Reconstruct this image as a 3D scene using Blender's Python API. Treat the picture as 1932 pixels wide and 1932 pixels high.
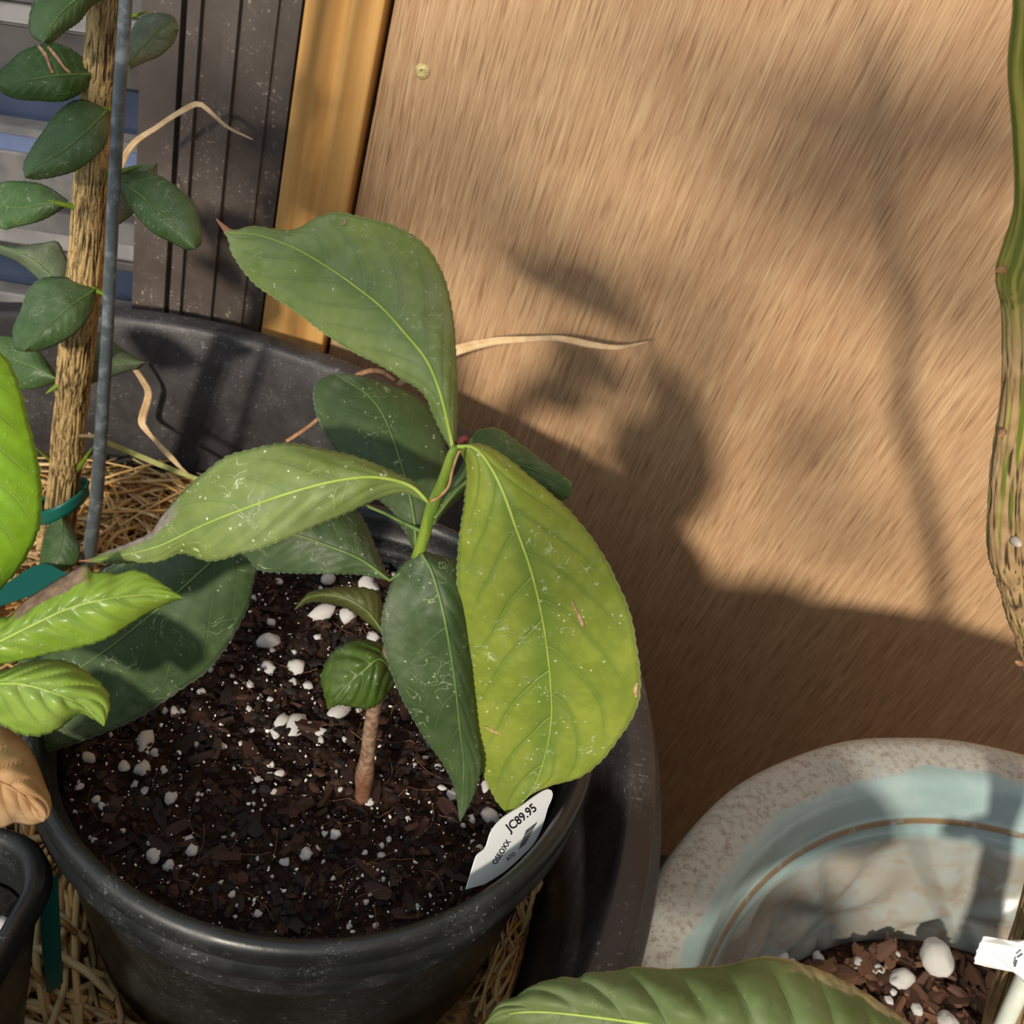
import bpy, bmesh, math, random
import numpy as np
from mathutils import Vector, Matrix, noise as mnoise

for o in list(bpy.data.objects): bpy.data.objects.remove(o)
scene = bpy.context.scene
COL = scene.collection
random.seed(7); RNG = np.random.default_rng(7)

# ------------------------------------------------------------------ camera
F = 1860.0; PITCH = math.radians(39.5); ROLL = math.radians(14.0); H = 0.3669
_d = np.array([0, math.cos(PITCH), -math.sin(PITCH)]); _x = np.array([1., 0, 0]); _u = np.cross(_x, _d)
CX = _x*math.cos(ROLL)+_u*math.sin(ROLL); CU = -_x*math.sin(ROLL)+_u*math.cos(ROLL); CD = _d
CC = np.array([0, 0, H])
cam = bpy.data.cameras.new('camera'); camo = bpy.data.objects.new('camera', cam); COL.objects.link(camo)
M = Matrix(((CX[0], CU[0], -CD[0], 0), (CX[1], CU[1], -CD[1], 0), (CX[2], CU[2], -CD[2], H), (0, 0, 0, 1)))
camo.matrix_world = M
cam.sensor_width = 36; cam.lens = F/1932*36; cam.clip_start = .01
cam.dof.use_dof = True; cam.dof.focus_distance = .42; cam.dof.aperture_fstop = 20
scene.camera = camo

# ------------------------------------------------------------------ light
w = bpy.data.worlds.new('sky'); scene.world = w; w.use_nodes = True
bg = w.node_tree.nodes['Background']; bg.inputs[0].default_value = (.83, .91, 1, 1); bg.inputs[1].default_value = .60
sl = bpy.data.lights.new('sun_offscreen', 'SUN'); sl.energy = 3.0; sl.angle = math.radians(4.0); sl.color = (1, .89, .74)
so = bpy.data.objects.new('sun_offscreen', sl); COL.objects.link(so); so.location = (-.8, -1.6, 1.4)
SUNV = Vector((.20, .86, -.375)).normalized()
so.rotation_euler = SUNV.to_track_quat('-Z', 'Y').to_euler()
scene.view_settings.view_transform = 'Standard'; scene.view_settings.look = 'None'
scene.view_settings.exposure = 0.38; scene.view_settings.gamma = 1; scene.view_settings.use_curve_mapping = False

# ------------------------------------------------------------------ pixel helpers
def ray(px, py): return (px-966)/F*CX-(py-966)/F*CU+CD
def P(px, py, d): return CC+d*ray(px, py)
def oz(px, py, z): r = ray(px, py); return CC+r*((z-H)/r[2])
def oy(px, py, y): r = ray(px, py); return CC+r*(y/r[1])
def dep(q): return float((np.asarray(q)-CC)@CD)
def proj(q):
    v = np.asarray(q)-CC; z = v@CD
    return 966+F*(v@CX)/z, 966-F*(v@CU)/z

# ------------------------------------------------------------------ node helpers
def mat(name, col=(.5, .5, .5), rough=.5, spec=.5, metal=0):
    m = bpy.data.materials.new(name); m.use_nodes = True
    b = m.node_tree.nodes['Principled BSDF']
    b.inputs['Base Color'].default_value = (*col, 1); b.inputs['Roughness'].default_value = rough
    b.inputs['Specular IOR Level'].default_value = spec; b.inputs['Metallic'].default_value = metal
    return m
class N:
    """small wrapper for building node graphs"""
    def __init__(s, m): s.m = m; s.t = m.node_tree; s.n = s.t.nodes; s.b = s.n['Principled BSDF']
    def node(s, typ, **k):
        x = s.n.new(typ)
        for a, v in k.items(): setattr(x, a, v)
        return x
    def link(s, a, b): s.t.links.new(a, b)
    def setin(s, sock, v):
        if isinstance(v, bpy.types.NodeSocket): s.link(v, sock)
        elif isinstance(v, tuple) and len(v) == 3 and sock.type == 'RGBA': sock.default_value = (*v, 1)
        else: sock.default_value = v
    def math(s, op, a, b=0., c=0., clamp=False):
        x = s.node('ShaderNodeMath', operation=op, use_clamp=clamp)
        for i, v in enumerate((a, b, c)): s.setin(x.inputs[i], v)
        return x.outputs[0]
    def mix(s, f, a, b, typ='MIX'):
        x = s.node('ShaderNodeMix', data_type='RGBA', blend_type=typ)
        s.setin(x.inputs[0], f); s.setin(x.inputs[6], a); s.setin(x.inputs[7], b); return x.outputs[2]
    def ramp(s, f, lo, hi, a=0., b=1.):
        x = s.node('ShaderNodeMapRange', clamp=True, interpolation_type='SMOOTHSTEP')
        s.setin(x.inputs[0], f); s.setin(x.inputs[1], lo); s.setin(x.inputs[2], hi); s.setin(x.inputs[3], a); s.setin(x.inputs[4], b)
        return x.outputs[0]
    def coord(s, which='Object'): return s.node('ShaderNodeTexCoord').outputs[which]
    def map(s, v, scale=(1, 1, 1), rot=(0, 0, 0), loc=(0, 0, 0)):
        x = s.node('ShaderNodeMapping'); s.link(v, x.inputs[0]); x.inputs['Scale'].default_value = scale
        x.inputs['Rotation'].default_value = rot; x.inputs['Location'].default_value = loc; return x.outputs[0]
    def noise(s, v, scale=5., detail=2., rough=.5, dist=0.):
        x = s.node('ShaderNodeTexNoise'); s.setin(x.inputs['Vector'], v); x.inputs['Scale'].default_value = scale
        x.inputs['Detail'].default_value = detail; x.inputs['Roughness'].default_value = rough; x.inputs['Distortion'].default_value = dist
        return x.outputs[0]
    def voro(s, v, scale=5., feature='F1'):
        x = s.node('ShaderNodeTexVoronoi', feature=feature); s.setin(x.inputs['Vector'], v); x.inputs['Scale'].default_value = scale
        return x.outputs['Distance']
    def attr(s, name): return s.node('ShaderNodeAttribute', attribute_name=name).outputs['Fac']
    def bump(s, h, strength=.3, dist=.001):
        x = s.node('ShaderNodeBump'); s.link(h, x.inputs['Height']); x.inputs['Strength'].default_value = strength; x.inputs['Distance'].default_value = dist
        s.link(x.outputs[0], s.b.inputs['Normal']); return x.outputs[0]
    def color(s, c): s.setin(s.b.inputs['Base Color'], c)
    def rough(s, c): s.setin(s.b.inputs['Roughness'], c)

# ------------------------------------------------------------------ object helpers
def mesh(name, verts, faces, m=None, smooth=True, uvs=None, attrs=None):
    me = bpy.data.meshes.new(name); me.from_pydata([tuple(map(float, v)) for v in verts], [], faces); me.update()
    if smooth: me.polygons.foreach_set('use_smooth', [True]*len(me.polygons))
    if uvs is not None:
        l = me.uv_layers.new(name='uv'); vi = np.empty(len(me.loops), int); me.loops.foreach_get('vertex_index', vi)
        l.data.foreach_set('uv', np.asarray(uvs, float)[vi].ravel())
    for k, a in (attrs or {}).items():
        at = me.attributes.new(k, 'FLOAT', 'POINT'); at.data.foreach_set('value', np.asarray(a, float))
    if m: me.materials.append(m)
    return me
def obj(name, me, parent=None):
    o = bpy.data.objects.new(name, me); COL.objects.link(o)
    if parent is not None:
        o.parent = parent; par = parent; L = Matrix()
        while par is not None: L = par.matrix_basis if par.parent is None else L; par = par.parent
        o.matrix_parent_inverse = L.inverted() if parent.parent is None else Matrix()
    return o
def thing(name, label, cat, loc, group=None):
    o = bpy.data.objects.new(name, None); COL.objects.link(o); o.location = tuple(map(float, loc)); o.empty_display_size = .02
    o.matrix_basis = Matrix.Translation(tuple(map(float, loc)))
    return tag(o, label, cat, group)
def tag(o, label, cat, group=None, kind=None):
    if label: o['label'] = label
    if cat: o['category'] = cat
    if group: o['group'] = group
    if kind: o['kind'] = kind
    return o
def struct(name, me, parent=None):
    o = obj(name, me, parent)
    if parent is None: o['kind'] = 'structure'
    return o

def resample(pts, n, smooth=True):
    p = np.asarray(pts, float)
    if smooth and len(p) > 2:   # Catmull-Rom
        q = np.vstack([2*p[0]-p[1], p, 2*p[-1]-p[-2]]); out = []
        for i in range(1, len(q)-2):
            for t in np.linspace(0, 1, 12, endpoint=False):
                a, b, c, d = q[i-1:i+3]
                out.append(.5*((2*b)+(-a+c)*t+(2*a-5*b+4*c-d)*t*t+(-a+3*b-3*c+d)*t**3))
        out.append(p[-1]); p = np.array(out)
    s = np.r_[0, np.cumsum(np.linalg.norm(np.diff(p[:, :2] if p.shape[1] < 4 else p[:, :3], axis=0), axis=1))]
    return np.array([np.interp(np.linspace(0, s[-1], n), s, p[:, k]) for k in range(p.shape[1])]).T

def box(name, lo, hi, m, shear=0.):
    v = []
    for z in (lo[2], hi[2]):
        for y in (lo[1], hi[1]):
            for x in (lo[0], hi[0]): v.append((x+shear*z, y, z))
    f = [(0, 2, 3, 1), (4, 5, 7, 6), (0, 1, 5, 4), (2, 6, 7, 3), (0, 4, 6, 2), (1, 3, 7, 5)]
    return mesh(name, v, f, m, smooth=False)
def bevel(o, wd=.002, seg=2):
    b = o.modifiers.new('bevel', 'BEVEL'); b.width = wd; b.segments = seg; b.limit_method = 'ANGLE'; return o
def lathe(name, prof, c, m, seg=96, wob=None, closed=True):
    v = []; f = []; n = len(prof); uv = []
    for i in range(seg):
        a = 2*math.pi*i/seg
        for j, (r, z) in enumerate(prof):
            rr, zz = (r, z) if wob is None else wob(a, r, z, j)
            v.append((c[0]+rr*math.cos(a), c[1]+rr*math.sin(a), zz)); uv.append((i/seg, j/n))
    for i in range(seg):
        k = (i+1) % seg
        for j in range(n-1 if not closed else n):
            l = (j+1) % n
            f.append((i*n+j, k*n+j, k*n+l, i*n+l))
    return mesh(name, v, f, m)
def tube(name, pts, rad, m, seg=10, wob=None, cap=True, fres=None):
    """pts world Nx3, rad scalar or list"""
    p = np.asarray(pts, float); n = len(p); rad = np.broadcast_to(np.asarray(rad, float), (n,))
    tn = np.gradient(p, axis=0); tn /= np.linalg.norm(tn, axis=1)[:, None]+1e-12
    ref = np.array([0, -1., 0.3]); ref /= np.linalg.norm(ref)
    L = np.r_[0, np.cumsum(np.linalg.norm(np.diff(p, axis=0), axis=1))]
    v = []; uv = []; at = []
    b = np.cross(tn[0], ref); b /= np.linalg.norm(b)+1e-12
    for i in range(n):
        b = b-tn[i]*(b@tn[i]); b /= np.linalg.norm(b)+1e-12; c = np.cross(tn[i], b)
        for k in range(seg):
            a = 2*math.pi*k/seg; rr = rad[i]
            if wob: dr, av = wob(a, L[i], rr, i/(n-1)); rr += dr; at.append(av)
            v.append(p[i]+rr*(math.cos(a)*b+math.sin(a)*c)); uv.append((k/seg, L[i]))
    f = [(i*seg+k, i*seg+(k+1) % seg, (i+1)*seg+(k+1) % seg, (i+1)*seg+k) for i in range(n-1) for k in range(seg)]
    if cap:
        f.append(tuple(range(seg))[::-1]); f.append(tuple((n-1)*seg+k for k in range(seg)))
    return mesh(name, v, f, m, uvs=uv, attrs={'bark': at} if wob else None)
def ribbon(name, pts, wid, nrm, m, thick=.0004, curl=.0):
    """flat blade: pts Nx3, wid list, nrm facing vector list"""
    p = np.asarray(pts, float); n = len(p); wid = np.broadcast_to(np.asarray(wid, float), (n,))
    tn = np.gradient(p, axis=0); tn /= np.linalg.norm(tn, axis=1)[:, None]
    nrm = np.broadcast_to(np.asarray(nrm, float), (n, 3)); v = []; uv = []
    for i in range(n):
        s = np.cross(tn[i], nrm[i]); s /= np.linalg.norm(s); q = np.cross(s, tn[i])
        for k in (-1, -.33, .33, 1): v.append(p[i]+s*wid[i]*.5*k+q*curl*wid[i]*(k*k)); uv.append((k*.5+.5, i/(n-1)))
    f = [(i*4+k, i*4+k+1, i*4+5+k, i*4+4+k) for i in range(n-1) for k in range(3)]
    return mesh(name, v, f, m, uvs=uv)
def solid(o, t=.0004, off=0.):
    s = o.modifiers.new('solid', 'SOLIDIFY'); s.thickness = t; s.offset = off; return o

# ------------------------------------------------------------------ materials
def m_plywood():
    m = mat('plywood', rough=.62, spec=.25); n = N(m); c = n.coord()
    x = n.node('ShaderNodeSeparateXYZ'); n.link(c, x.inputs[0])
    xs = n.math('SUBTRACT', x.outputs[0], n.math('MULTIPLY', x.outputs[2], .09))
    cb = n.node('ShaderNodeCombineXYZ'); n.link(xs, cb.inputs[0]); n.link(x.outputs[2], cb.inputs[2])
    v = cb.outputs[0]
    big = n.noise(n.map(v, (1, 1, .25)), 9, 3)
    mid = n.noise(n.map(v, (1, 1, .05)), 130, 3, .65, .2)
    fine = n.noise(n.map(v, (1, 1, .022)), 700, 2, .6)
    fl = n.noise(n.map(v, (1, 1, .028)), 900, 2, .7)
    col = n.mix(n.ramp(mid, .3, .7), (.405, .242, .128), (.485, .318, .178))
    col = n.mix(n.ramp(big, .35, .7, 0, .45), col, (.395, .222, .115))
    col = n.mix(n.ramp(fine, .45, .70, 0, .60), col, (.63, .455, .265))
    col = n.mix(n.ramp(fl, .52, .64, 0, .66), col, (.18, .09, .04))
    vo = n.voro(n.map(v, (1, 1, .4)), 16)
    col = n.mix(n.ramp(vo, .015, .03, .5, 0), col, (.10, .05, .02))
    n.color(col); n.bump(n.math('ADD', fine, fl), .35, .0006)
    return m
def m_pine():
    m = mat('pine', rough=.5, spec=.3); n = N(m); c = n.coord()
    x = n.node('ShaderNodeSeparateXYZ'); n.link(c, x.inputs[0])
    xs = n.math('SUBTRACT', x.outputs[0], n.math('MULTIPLY', x.outputs[2], .09))
    cb = n.node('ShaderNodeCombineXYZ'); n.link(xs, cb.inputs[0]); n.link(x.outputs[1], cb.inputs[1]); n.link(x.outputs[2], cb.inputs[2])
    a = n.noise(n.map(cb.outputs[0], (1, 1, .03)), 120, 2, .5, .4); b = n.noise(n.map(cb.outputs[0], (1, 1, .04)), 40, 2)
    col = n.mix(n.ramp(a, .3, .7), (.52, .26, .07), (.66, .38, .125)); col = n.mix(n.ramp(b, .5, .75, 0, .6), col, (.50, .23, .06))
    n.color(col); return m
def m_plastic(name, col, rough=.4, dust=.25, scratch=True, spec=.5):
    m = mat(name, col, rough, spec); n = N(m); c = n.coord()
    d = n.noise(c, 14, 6, .7); f = n.noise(c, 420, 2, .6); s = n.noise(n.map(c, (1, 1, 3)), 70, 3, .6, 2.5)
    dustc = tuple(min(1, x*3.2+.06) for x in col)
    cc = n.mix(n.ramp(d, .42, .75, 0, dust), col, dustc)
    cc = n.mix(n.math('MULTIPLY', n.ramp(f, .62, .72, 0, .7), n.ramp(d, .45, .6)), cc, tuple(min(1, x*6+.12) for x in col))
    if scratch:
        ln = n.math('ABSOLUTE', n.math('SUBTRACT', s, .5))
        cc = n.mix(n.math('MULTIPLY', n.ramp(ln, 0, .006, .8, 0), n.ramp(n.noise(c, 30, 2), .52, .62)), cc, (.32, .33, .33))
    n.color(cc); n.rough(n.ramp(d, .35, .75, rough-.08, rough+.18)); n.bump(f, .15, .0004); return m
def m_leaf(name, c1, c2, vein=(.35, .47, .12), squig=.5, veins=9., bend=2.2, tipb=0., edge=(.42, .55, .22), rough=.52, quilt=.4, blot=None, dust=.14, mid=.35, alt=(.10, .17, .06)):
    m = mat(name, c1, rough, .32); n = N(m); uv = n.coord('UV'); c = n.coord()
    x = n.node('ShaderNodeSeparateXYZ'); n.link(uv, x.inputs[0])
    sg = n.math('SUBTRACT', n.math('MULTIPLY', x.outputs[0], 2.), 1.); s = n.math('ABSOLUTE', sg); v = x.outputs[1]
    side = n.math('MULTIPLY', n.math('SIGN', sg), .23)
    ph = n.math('ADD', n.math('SUBTRACT', n.math('MULTIPLY', v, veins), n.math('MULTIPLY', n.math('POWER', s, 1.35), bend)), side)
    fr = n.math('ABSOLUTE', n.math('SUBTRACT', n.math('FRACT', n.math('ADD', ph, n.math('MULTIPLY', n.math('SUBTRACT', n.noise(c, 45, 1), .5), .35))), .5))   # .5 at vein
    vm = n.math('MULTIPLY', n.ramp(fr, .465, .497), n.ramp(s, .62, .9, 1, 0))
    vs = n.math('MULTIPLY', n.ramp(fr, .30, .5), n.ramp(s, .5, 1., 1, 0))
    a = n.noise(c, 38, 3, .6); b = n.noise(c, 160, 3, .6)
    col = n.mix(n.ramp(a, .35, .65), c1, c2)
    col = n.mix(n.ramp(b, .4, .75, 0, .3), col, tuple(min(1, k*1.5) for k in c2))
    col = n.mix(n.math('MULTIPLY', vs, mid*.8), col, alt)
    col = n.mix(n.ramp(s, 0., .35, mid, 0), col, alt)
    col = n.mix(n.math('MULTIPLY', vm, .55), col, vein)
    # pale trails, specks and dust
    q = n.noise(c, 78, 2, .55, 1.6); ln = n.ramp(n.math('ABSOLUTE', n.math('SUBTRACT', q, .5)), .002, .012, 1, 0)
    ln = n.math('MULTIPLY', ln, n.ramp(n.noise(n.map(c, loc=(3, 1, 2)), 60, 2), .5, .6))
    col = n.mix(n.math('MULTIPLY', ln, squig), col, (.66, .76, .46))
    vo = n.voro(c, 300); sp = n.math('MULTIPLY', n.ramp(vo, .1, .17, 1, 0), n.ramp(n.noise(c, 90, 1), .5, .62))
    col = n.mix(n.math('MULTIPLY', sp, min(1, squig*1.2)), col, (.8, .85, .65))
    col = n.mix(n.ramp(n.noise(c, 22, 5, .75), .45, .8, 0, dust*2), col, (.42, .46, .36))
    col = n.mix(n.ramp(s, .965, .99, 0, .6), col, edge)
    if tipb: col = n.mix(n.ramp(n.math('ADD', v, n.math('MULTIPLY', n.math('SUBTRACT', n.noise(c, 150, 2), .5), .03)), tipb, tipb+.008), col, (.40, .19, .11))
    if blot:      # dead strip: (side sign, s0, v0, v1, colour)
        sd, s0, v0, v1, bc = blot
        nn = n.math('MULTIPLY', n.math('SUBTRACT', n.noise(c, 110, 3), .5), .3)
        k = n.ramp(n.math('ADD', n.math('MULTIPLY', sg, sd), nn), s0, s0+.05)
        k = n.math('MULTIPLY', k, n.math('MULTIPLY', n.ramp(v, v0-.03, v0+.03), n.ramp(v, v1-.03, v1+.03, 1, 0)))
        bcol = n.mix(n.ramp(n.noise(c, 260, 3), .35, .65), bc, tuple(k2*.6 for k2 in bc))
        col = n.mix(k, col, bcol)
    n.color(col)
    h = n.math('ADD', n.math('MULTIPLY', b, .25), n.math('ADD', n.math('MULTIPLY', vm, -.5), n.math('MULTIPLY', ln, .4)))
    n.bump(h, quilt, .0012)
    tr = n.node('ShaderNodeBsdfTranslucent'); n.link(n.mix(.5, col, (.35, .5, .03), 'MIX'), tr.inputs[0])
    mx = n.node('ShaderNodeMixShader'); mx.inputs[0].default_value = .22
    n.link(n.b.outputs[0], mx.inputs[1]); n.link(tr.outputs[0], mx.inputs[2]); n.link(mx.outputs[0], n.n['Material Output'].inputs[0])
    return m
def m_bark(name, ridge, fissure, green=None, lean=.18):
    m = mat(name, ridge, .75, .2); n = N(m); c = n.coord(); b = n.attr('bark')
    r2 = n.mix(n.ramp(n.noise(c, 60, 3), .35, .7), ridge, tuple(k*.72 for k in ridge))
    r2 = n.mix(n.ramp(n.noise(c, 600, 2), .45, .7, 0, .4), r2, tuple(k*.5 for k in ridge))
    if green: r2 = n.mix(n.ramp(n.noise(n.map(c, (1, 1, .2)), 90, 2), .45, .6), r2, green)
    x = n.node('ShaderNodeSeparateXYZ'); n.link(c, x.inputs[0]); xs = n.math('SUBTRACT', x.outputs[0], n.math('MULTIPLY', x.outputs[2], lean))
    cb = n.node('ShaderNodeCombineXYZ'); n.link(xs, cb.inputs[0]); n.link(x.outputs[1], cb.inputs[1]); n.link(n.math('MULTIPLY', x.outputs[2], .13), cb.inputs[2])
    f2 = n.ramp(n.math('ABSOLUTE', n.math('SUBTRACT', n.noise(cb.outputs[0], 420, 3, .6, .5), .5)), .006, .045, .0, 1)
    col = n.mix(n.ramp(b, .24, .66), fissure, r2); n.color(n.mix(n.math('MULTIPLY', n.math('SUBTRACT', 1., f2), .7), col, fissure)); n.bump(f2, .5, .0008); return m
def m_simple_noise(name, a, b, scale, rough=.6, det=3, spec=.3, lo=.35, hi=.65, bump=0.):
    m = mat(name, a, rough, spec); n = N(m); q = n.noise(n.coord(), scale, det, .6)
    n.color(n.mix(n.ramp(q, lo, hi), a, b))
    if bump: n.bump(q, bump, .001)
    return m
def m_random(name, cols, rough=.7, attr=None, spec=.2, grain=None):
    m = mat(name, cols[0], rough, spec); n = N(m)
    r = n.attr(attr) if attr else n.node('ShaderNodeObjectInfo').outputs['Random']
    cr = n.node('ShaderNodeValToRGB'); n.link(r, cr.inputs[0]); e = cr.color_ramp.elements
    for i, cc in enumerate(cols):
        q = e[i] if i < 2 else e.new(1)
        q.color = (*cc, 1)
    for i in range(len(cols)): cr.color_ramp.elements[i].position = i/(len(cols)-1)
    col = cr.outputs[0]
    if grain: col = n.mix(n.ramp(n.noise(n.coord(), grain, 2), .4, .7, 0, .5), col, tuple(k*.45 for k in cols[0]))
    n.color(col); return m

PLY = m_plywood(); PINE = m_pine()
FRAME = m_plastic('bronze_frame', (.062, .048, .040), .5, .16, False)
BLACK = m_plastic('black_pot_plastic', (.0095, .0110, .0115), .38, .24)
TUBM = m_plastic('tub_plastic', (.027, .025, .0265), .45, .26)
GREENTAPE = mat('teal_tape', (.004, .125, .098), .42)
WHITE = mat('white_tag', (.78, .82, .84), .4)
INK = mat('black_ink', (.012, .012, .014), .5)

# ------------------------------------------------------------------ the setting
ZF = -.62; YW = .66; SH = .09
struct('floor', box('floor', (-1.6, -1.2, ZF-.03), (1.6, 1.2, ZF), m_simple_noise('packed_soil', (.11, .075, .05), (.05, .035, .025), 30, .9, 5)))
wall = struct('wall_back', mesh('wall_back', [(-.166+SH*ZF, YW, ZF), (1.4, YW, ZF), (1.4, YW, 1.3), (-.166+SH*1.3, YW, 1.3),
    (-.166+SH*ZF, YW+.018, ZF), (1.4, YW+.018, ZF), (1.4, YW+.018, 1.3), (-.166+SH*1.3, YW+.018, 1.3)],
    [(0, 1, 2, 3), (7, 6, 5, 4), (0, 4, 5, 1), (1, 5, 6, 2), (2, 6, 7, 3), (3, 7, 4, 0)], PLY, smooth=False))
struct('wall_right_skyblock', box('wall_right_skyblock', (.80, -.9, ZF), (.82, YW, 1.3), PLY))  # unseen wall added to cut sky light on the lower plywood
# screw head set into the plywood
q = oy(797, 135, YW)
pr = [(0, .0002), (.0014, .0002), (.0017, .0022), (.0024, .0021), (.0042, .0012), (.005, .0002), (.0055, -.003), (0, -.003)]
sv = []; sf = []
for i in range(20):
    a = 2*math.pi*i/20
    for r_, d_ in pr: sv.append((q[0]+r_*math.cos(a), YW-d_, q[2]+r_*math.sin(a)))
for i in range(20):
    k = (i+1) % 20
    for j in range(7): sf.append((i*8+j, k*8+j, k*8+j+1, i*8+j+1))
obj('screw_head', mesh('screw_head', sv, sf, m_simple_noise('brass_screw', (.62, .52, .22), (.35, .30, .16), 500, .4, 2)), wall)
# pine board beside the plywood
bd = bevel(struct('trim_1', box('trim_1', (-.219, YW-.012, ZF), (-.1695, YW+.02, 1.3), PINE, SH)), .002)
struct('gap_backing', box('gap_backing', (-.24, YW+.0195, ZF), (-.14, YW+.03, 1.3), FRAME, SH))  # dark backing added to stop light showing through the board gap
# ribbed dark brown jamb
jx = [(-.322, 0), (-.2965, 0), (-.2955, .006), (-.2925, .006), (-.2915, -.0015), (-.283, -.0025), (-.282, .0015), (-.2685, .0015), (-.2675, -.0015), (-.2585, -.0025), (-.2575, .0012), (-.2395, .0012), (-.2385, -.0012), (-.2345, -.0012), (-.2335, .001), (-.2205, .001)]
v = []; f = []
for z in (ZF, 1.3):
    for (x_, d_) in jx: v.append((x_+SH*z, YW-.012+d_, z))
    v.append((-.2205+SH*z, YW+.02, z)); v.append((-.322+SH*z, YW+.02, z))
k = len(jx)+2
for j in range(k): f.append((j, (j+1) % k, k+(j+1) % k, k+j))
f += [tuple(range(k))[::-1], tuple(range(k, 2*k))]
struct('trim_2', mesh('trim_2', v, f, FRAME, smooth=False))
# glazed opening left of the jamb: dark blue pane with grey bars
win = struct('window_1', box('window_1', (-1.3, YW+.085, ZF), (-.24, YW+.10, 1.3), m_simple_noise('blue_pane', (.018, .026, .055), (.035, .05, .09), 6, .25, 2, .5)))
YB = YW+.06
BAR = m_simple_noise('grey_bar', (.13, .128, .13), (.19, .185, .182), 40, .45, 2); BLUEBAR = m_simple_noise('blue_bar', (.085, .12, .23), (.12, .155, .27), 25, .4, 2)
DARKBAR = m_simple_noise('dark_bar', (.05, .046, .047), (.09, .085, .085), 20, .5, 2)
def hbar(r0, r1, m, y=YB, th=.02, name='glazing_bar', dy=0.):
    a0 = oy(60, r0, y); a1 = oy(60, r1, y); e = np.array([1, 0, .10]); xs = (-1.2-a0[0], -.26-a0[0]); v = []
    for aa, yy in ((a0, 0), (a1, dy)):
        for t in xs:
            for d in (0, th): pnt = aa+e*t; v.append((pnt[0], pnt[1]+d+yy, pnt[2]))
    fz = [(0, 1, 3, 2), (4, 6, 7, 5), (0, 2, 6, 4), (1, 5, 7, 3), (0, 4, 5, 1), (2, 3, 7, 6)]
    return bevel(obj(name, mesh(name, v, fz, m, smooth=False), win), .0015)
hbar(-60, 8, DARKBAR); hbar(12, 42, BAR, dy=-.008); hbar(44, 48, BAR, dy=-.006); hbar(52, 150, DARKBAR, dy=.008)
hbar(243, 250, BAR, dy=-.01); hbar(250, 292, BLUEBAR); hbar(292, 392, BAR, dy=.012); hbar(392, 425, DARKBAR, dy=-.01); hbar(427, 458, BAR, dy=-.006); hbar(461, 465, BAR); hbar(468, 485, DARKBAR)
hbar(560, 580, BAR); hbar(580, 640, DARKBAR)

# ------------------------------------------------------------------ big black tub
TC = np.array([-.228, .2956]); TR = .3391; TZ = -.04
prof = [(.268, ZF+.012), (.296, -.16), (.308, -.075), (.3125, -.056), (.3150, -.046), (.3162, TZ-.0025), (.3175, TZ), (.3195, TZ+.0008), (.3305, TZ+.0012), (.3322, TZ+.0002), (.3335, TZ-.003), (.3345, TZ-.010), (.3375, TZ-.014), (TR+.001, TZ-.017), (TR+.0028, TZ-.022), (TR+.0025, TZ-.029),
        (TR, TZ-.031), (TR-.004, TZ-.031), (TR-.007, TZ-.025), (.323, TZ-.04), (.322, -.1), (.310, -.26), (.285, ZF+.001), (.20, ZF+.001), (.20, ZF+.012)]
tub = obj('planting_tub', lathe('planting_tub', prof, TC, TUBM, 160))
tag(tub, 'large round black plastic tub with rolled lip holding straw and pots', 'tub')
# straw bed (one body of packed straw) with separate stalks
def disc(name, c, r, z, m, amp=.004, nr=24, na=96, zb=None, sc=60.):
    v = [(c[0], c[1], z)]; f = []
    for i in range(1, nr+1):
        for k in range(na):
            a = 2*math.pi*k/na; x_ = c[0]+r*i/nr*math.cos(a); y_ = c[1]+r*i/nr*math.sin(a)
            dz = amp*mnoise.fractal((x_*sc, y_*sc, 0), 1., 2., 4) if i < nr else -amp*.3
            v.append((x_, y_, z+dz))
    for k in range(na): f.append((0, 1+k, 1+(k+1) % na))
    for i in range(nr-1):
        for k in range(na):
            a0 = 1+i*na; f.append((a0+k, a0+na+k, a0+na+(k+1) % na, a0+(k+1) % na))
    if zb is not None:
        b0 = 1+(nr-1)*na; n0 = len(v)
        for k in range(na):
            a = 2*math.pi*k/na; v.append((c[0]+r*.88*math.cos(a), c[1]+r*.88*math.sin(a), zb))
        for k in range(na): f.append((b0+k, n0+k, n0+(k+1) % na, b0+(k+1) % na))
        f.append(tuple(n0+k for k in range(na))[::-1])
    return mesh(name, v, f, m)
ZS = -.160
STRAWC = [(.40, .18, .05), (.58, .31, .09), (.68, .43, .15), (.74, .54, .27), (.50, .32, .16), (.62, .48, .20)]
bed = thing('straw_mulch', 'loose golden straw bedding inside the big black tub', 'straw', (TC[0], TC[1], ZS))
obj('straw_base', disc('straw_base', TC, .2945, ZS, m_simple_noise('straw_base', (.10, .05, .02), (.38, .21, .075), 160, .9, 5, .1, bump=.6), .005, 24, 96, ZF+.014, 90), bed)

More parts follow.
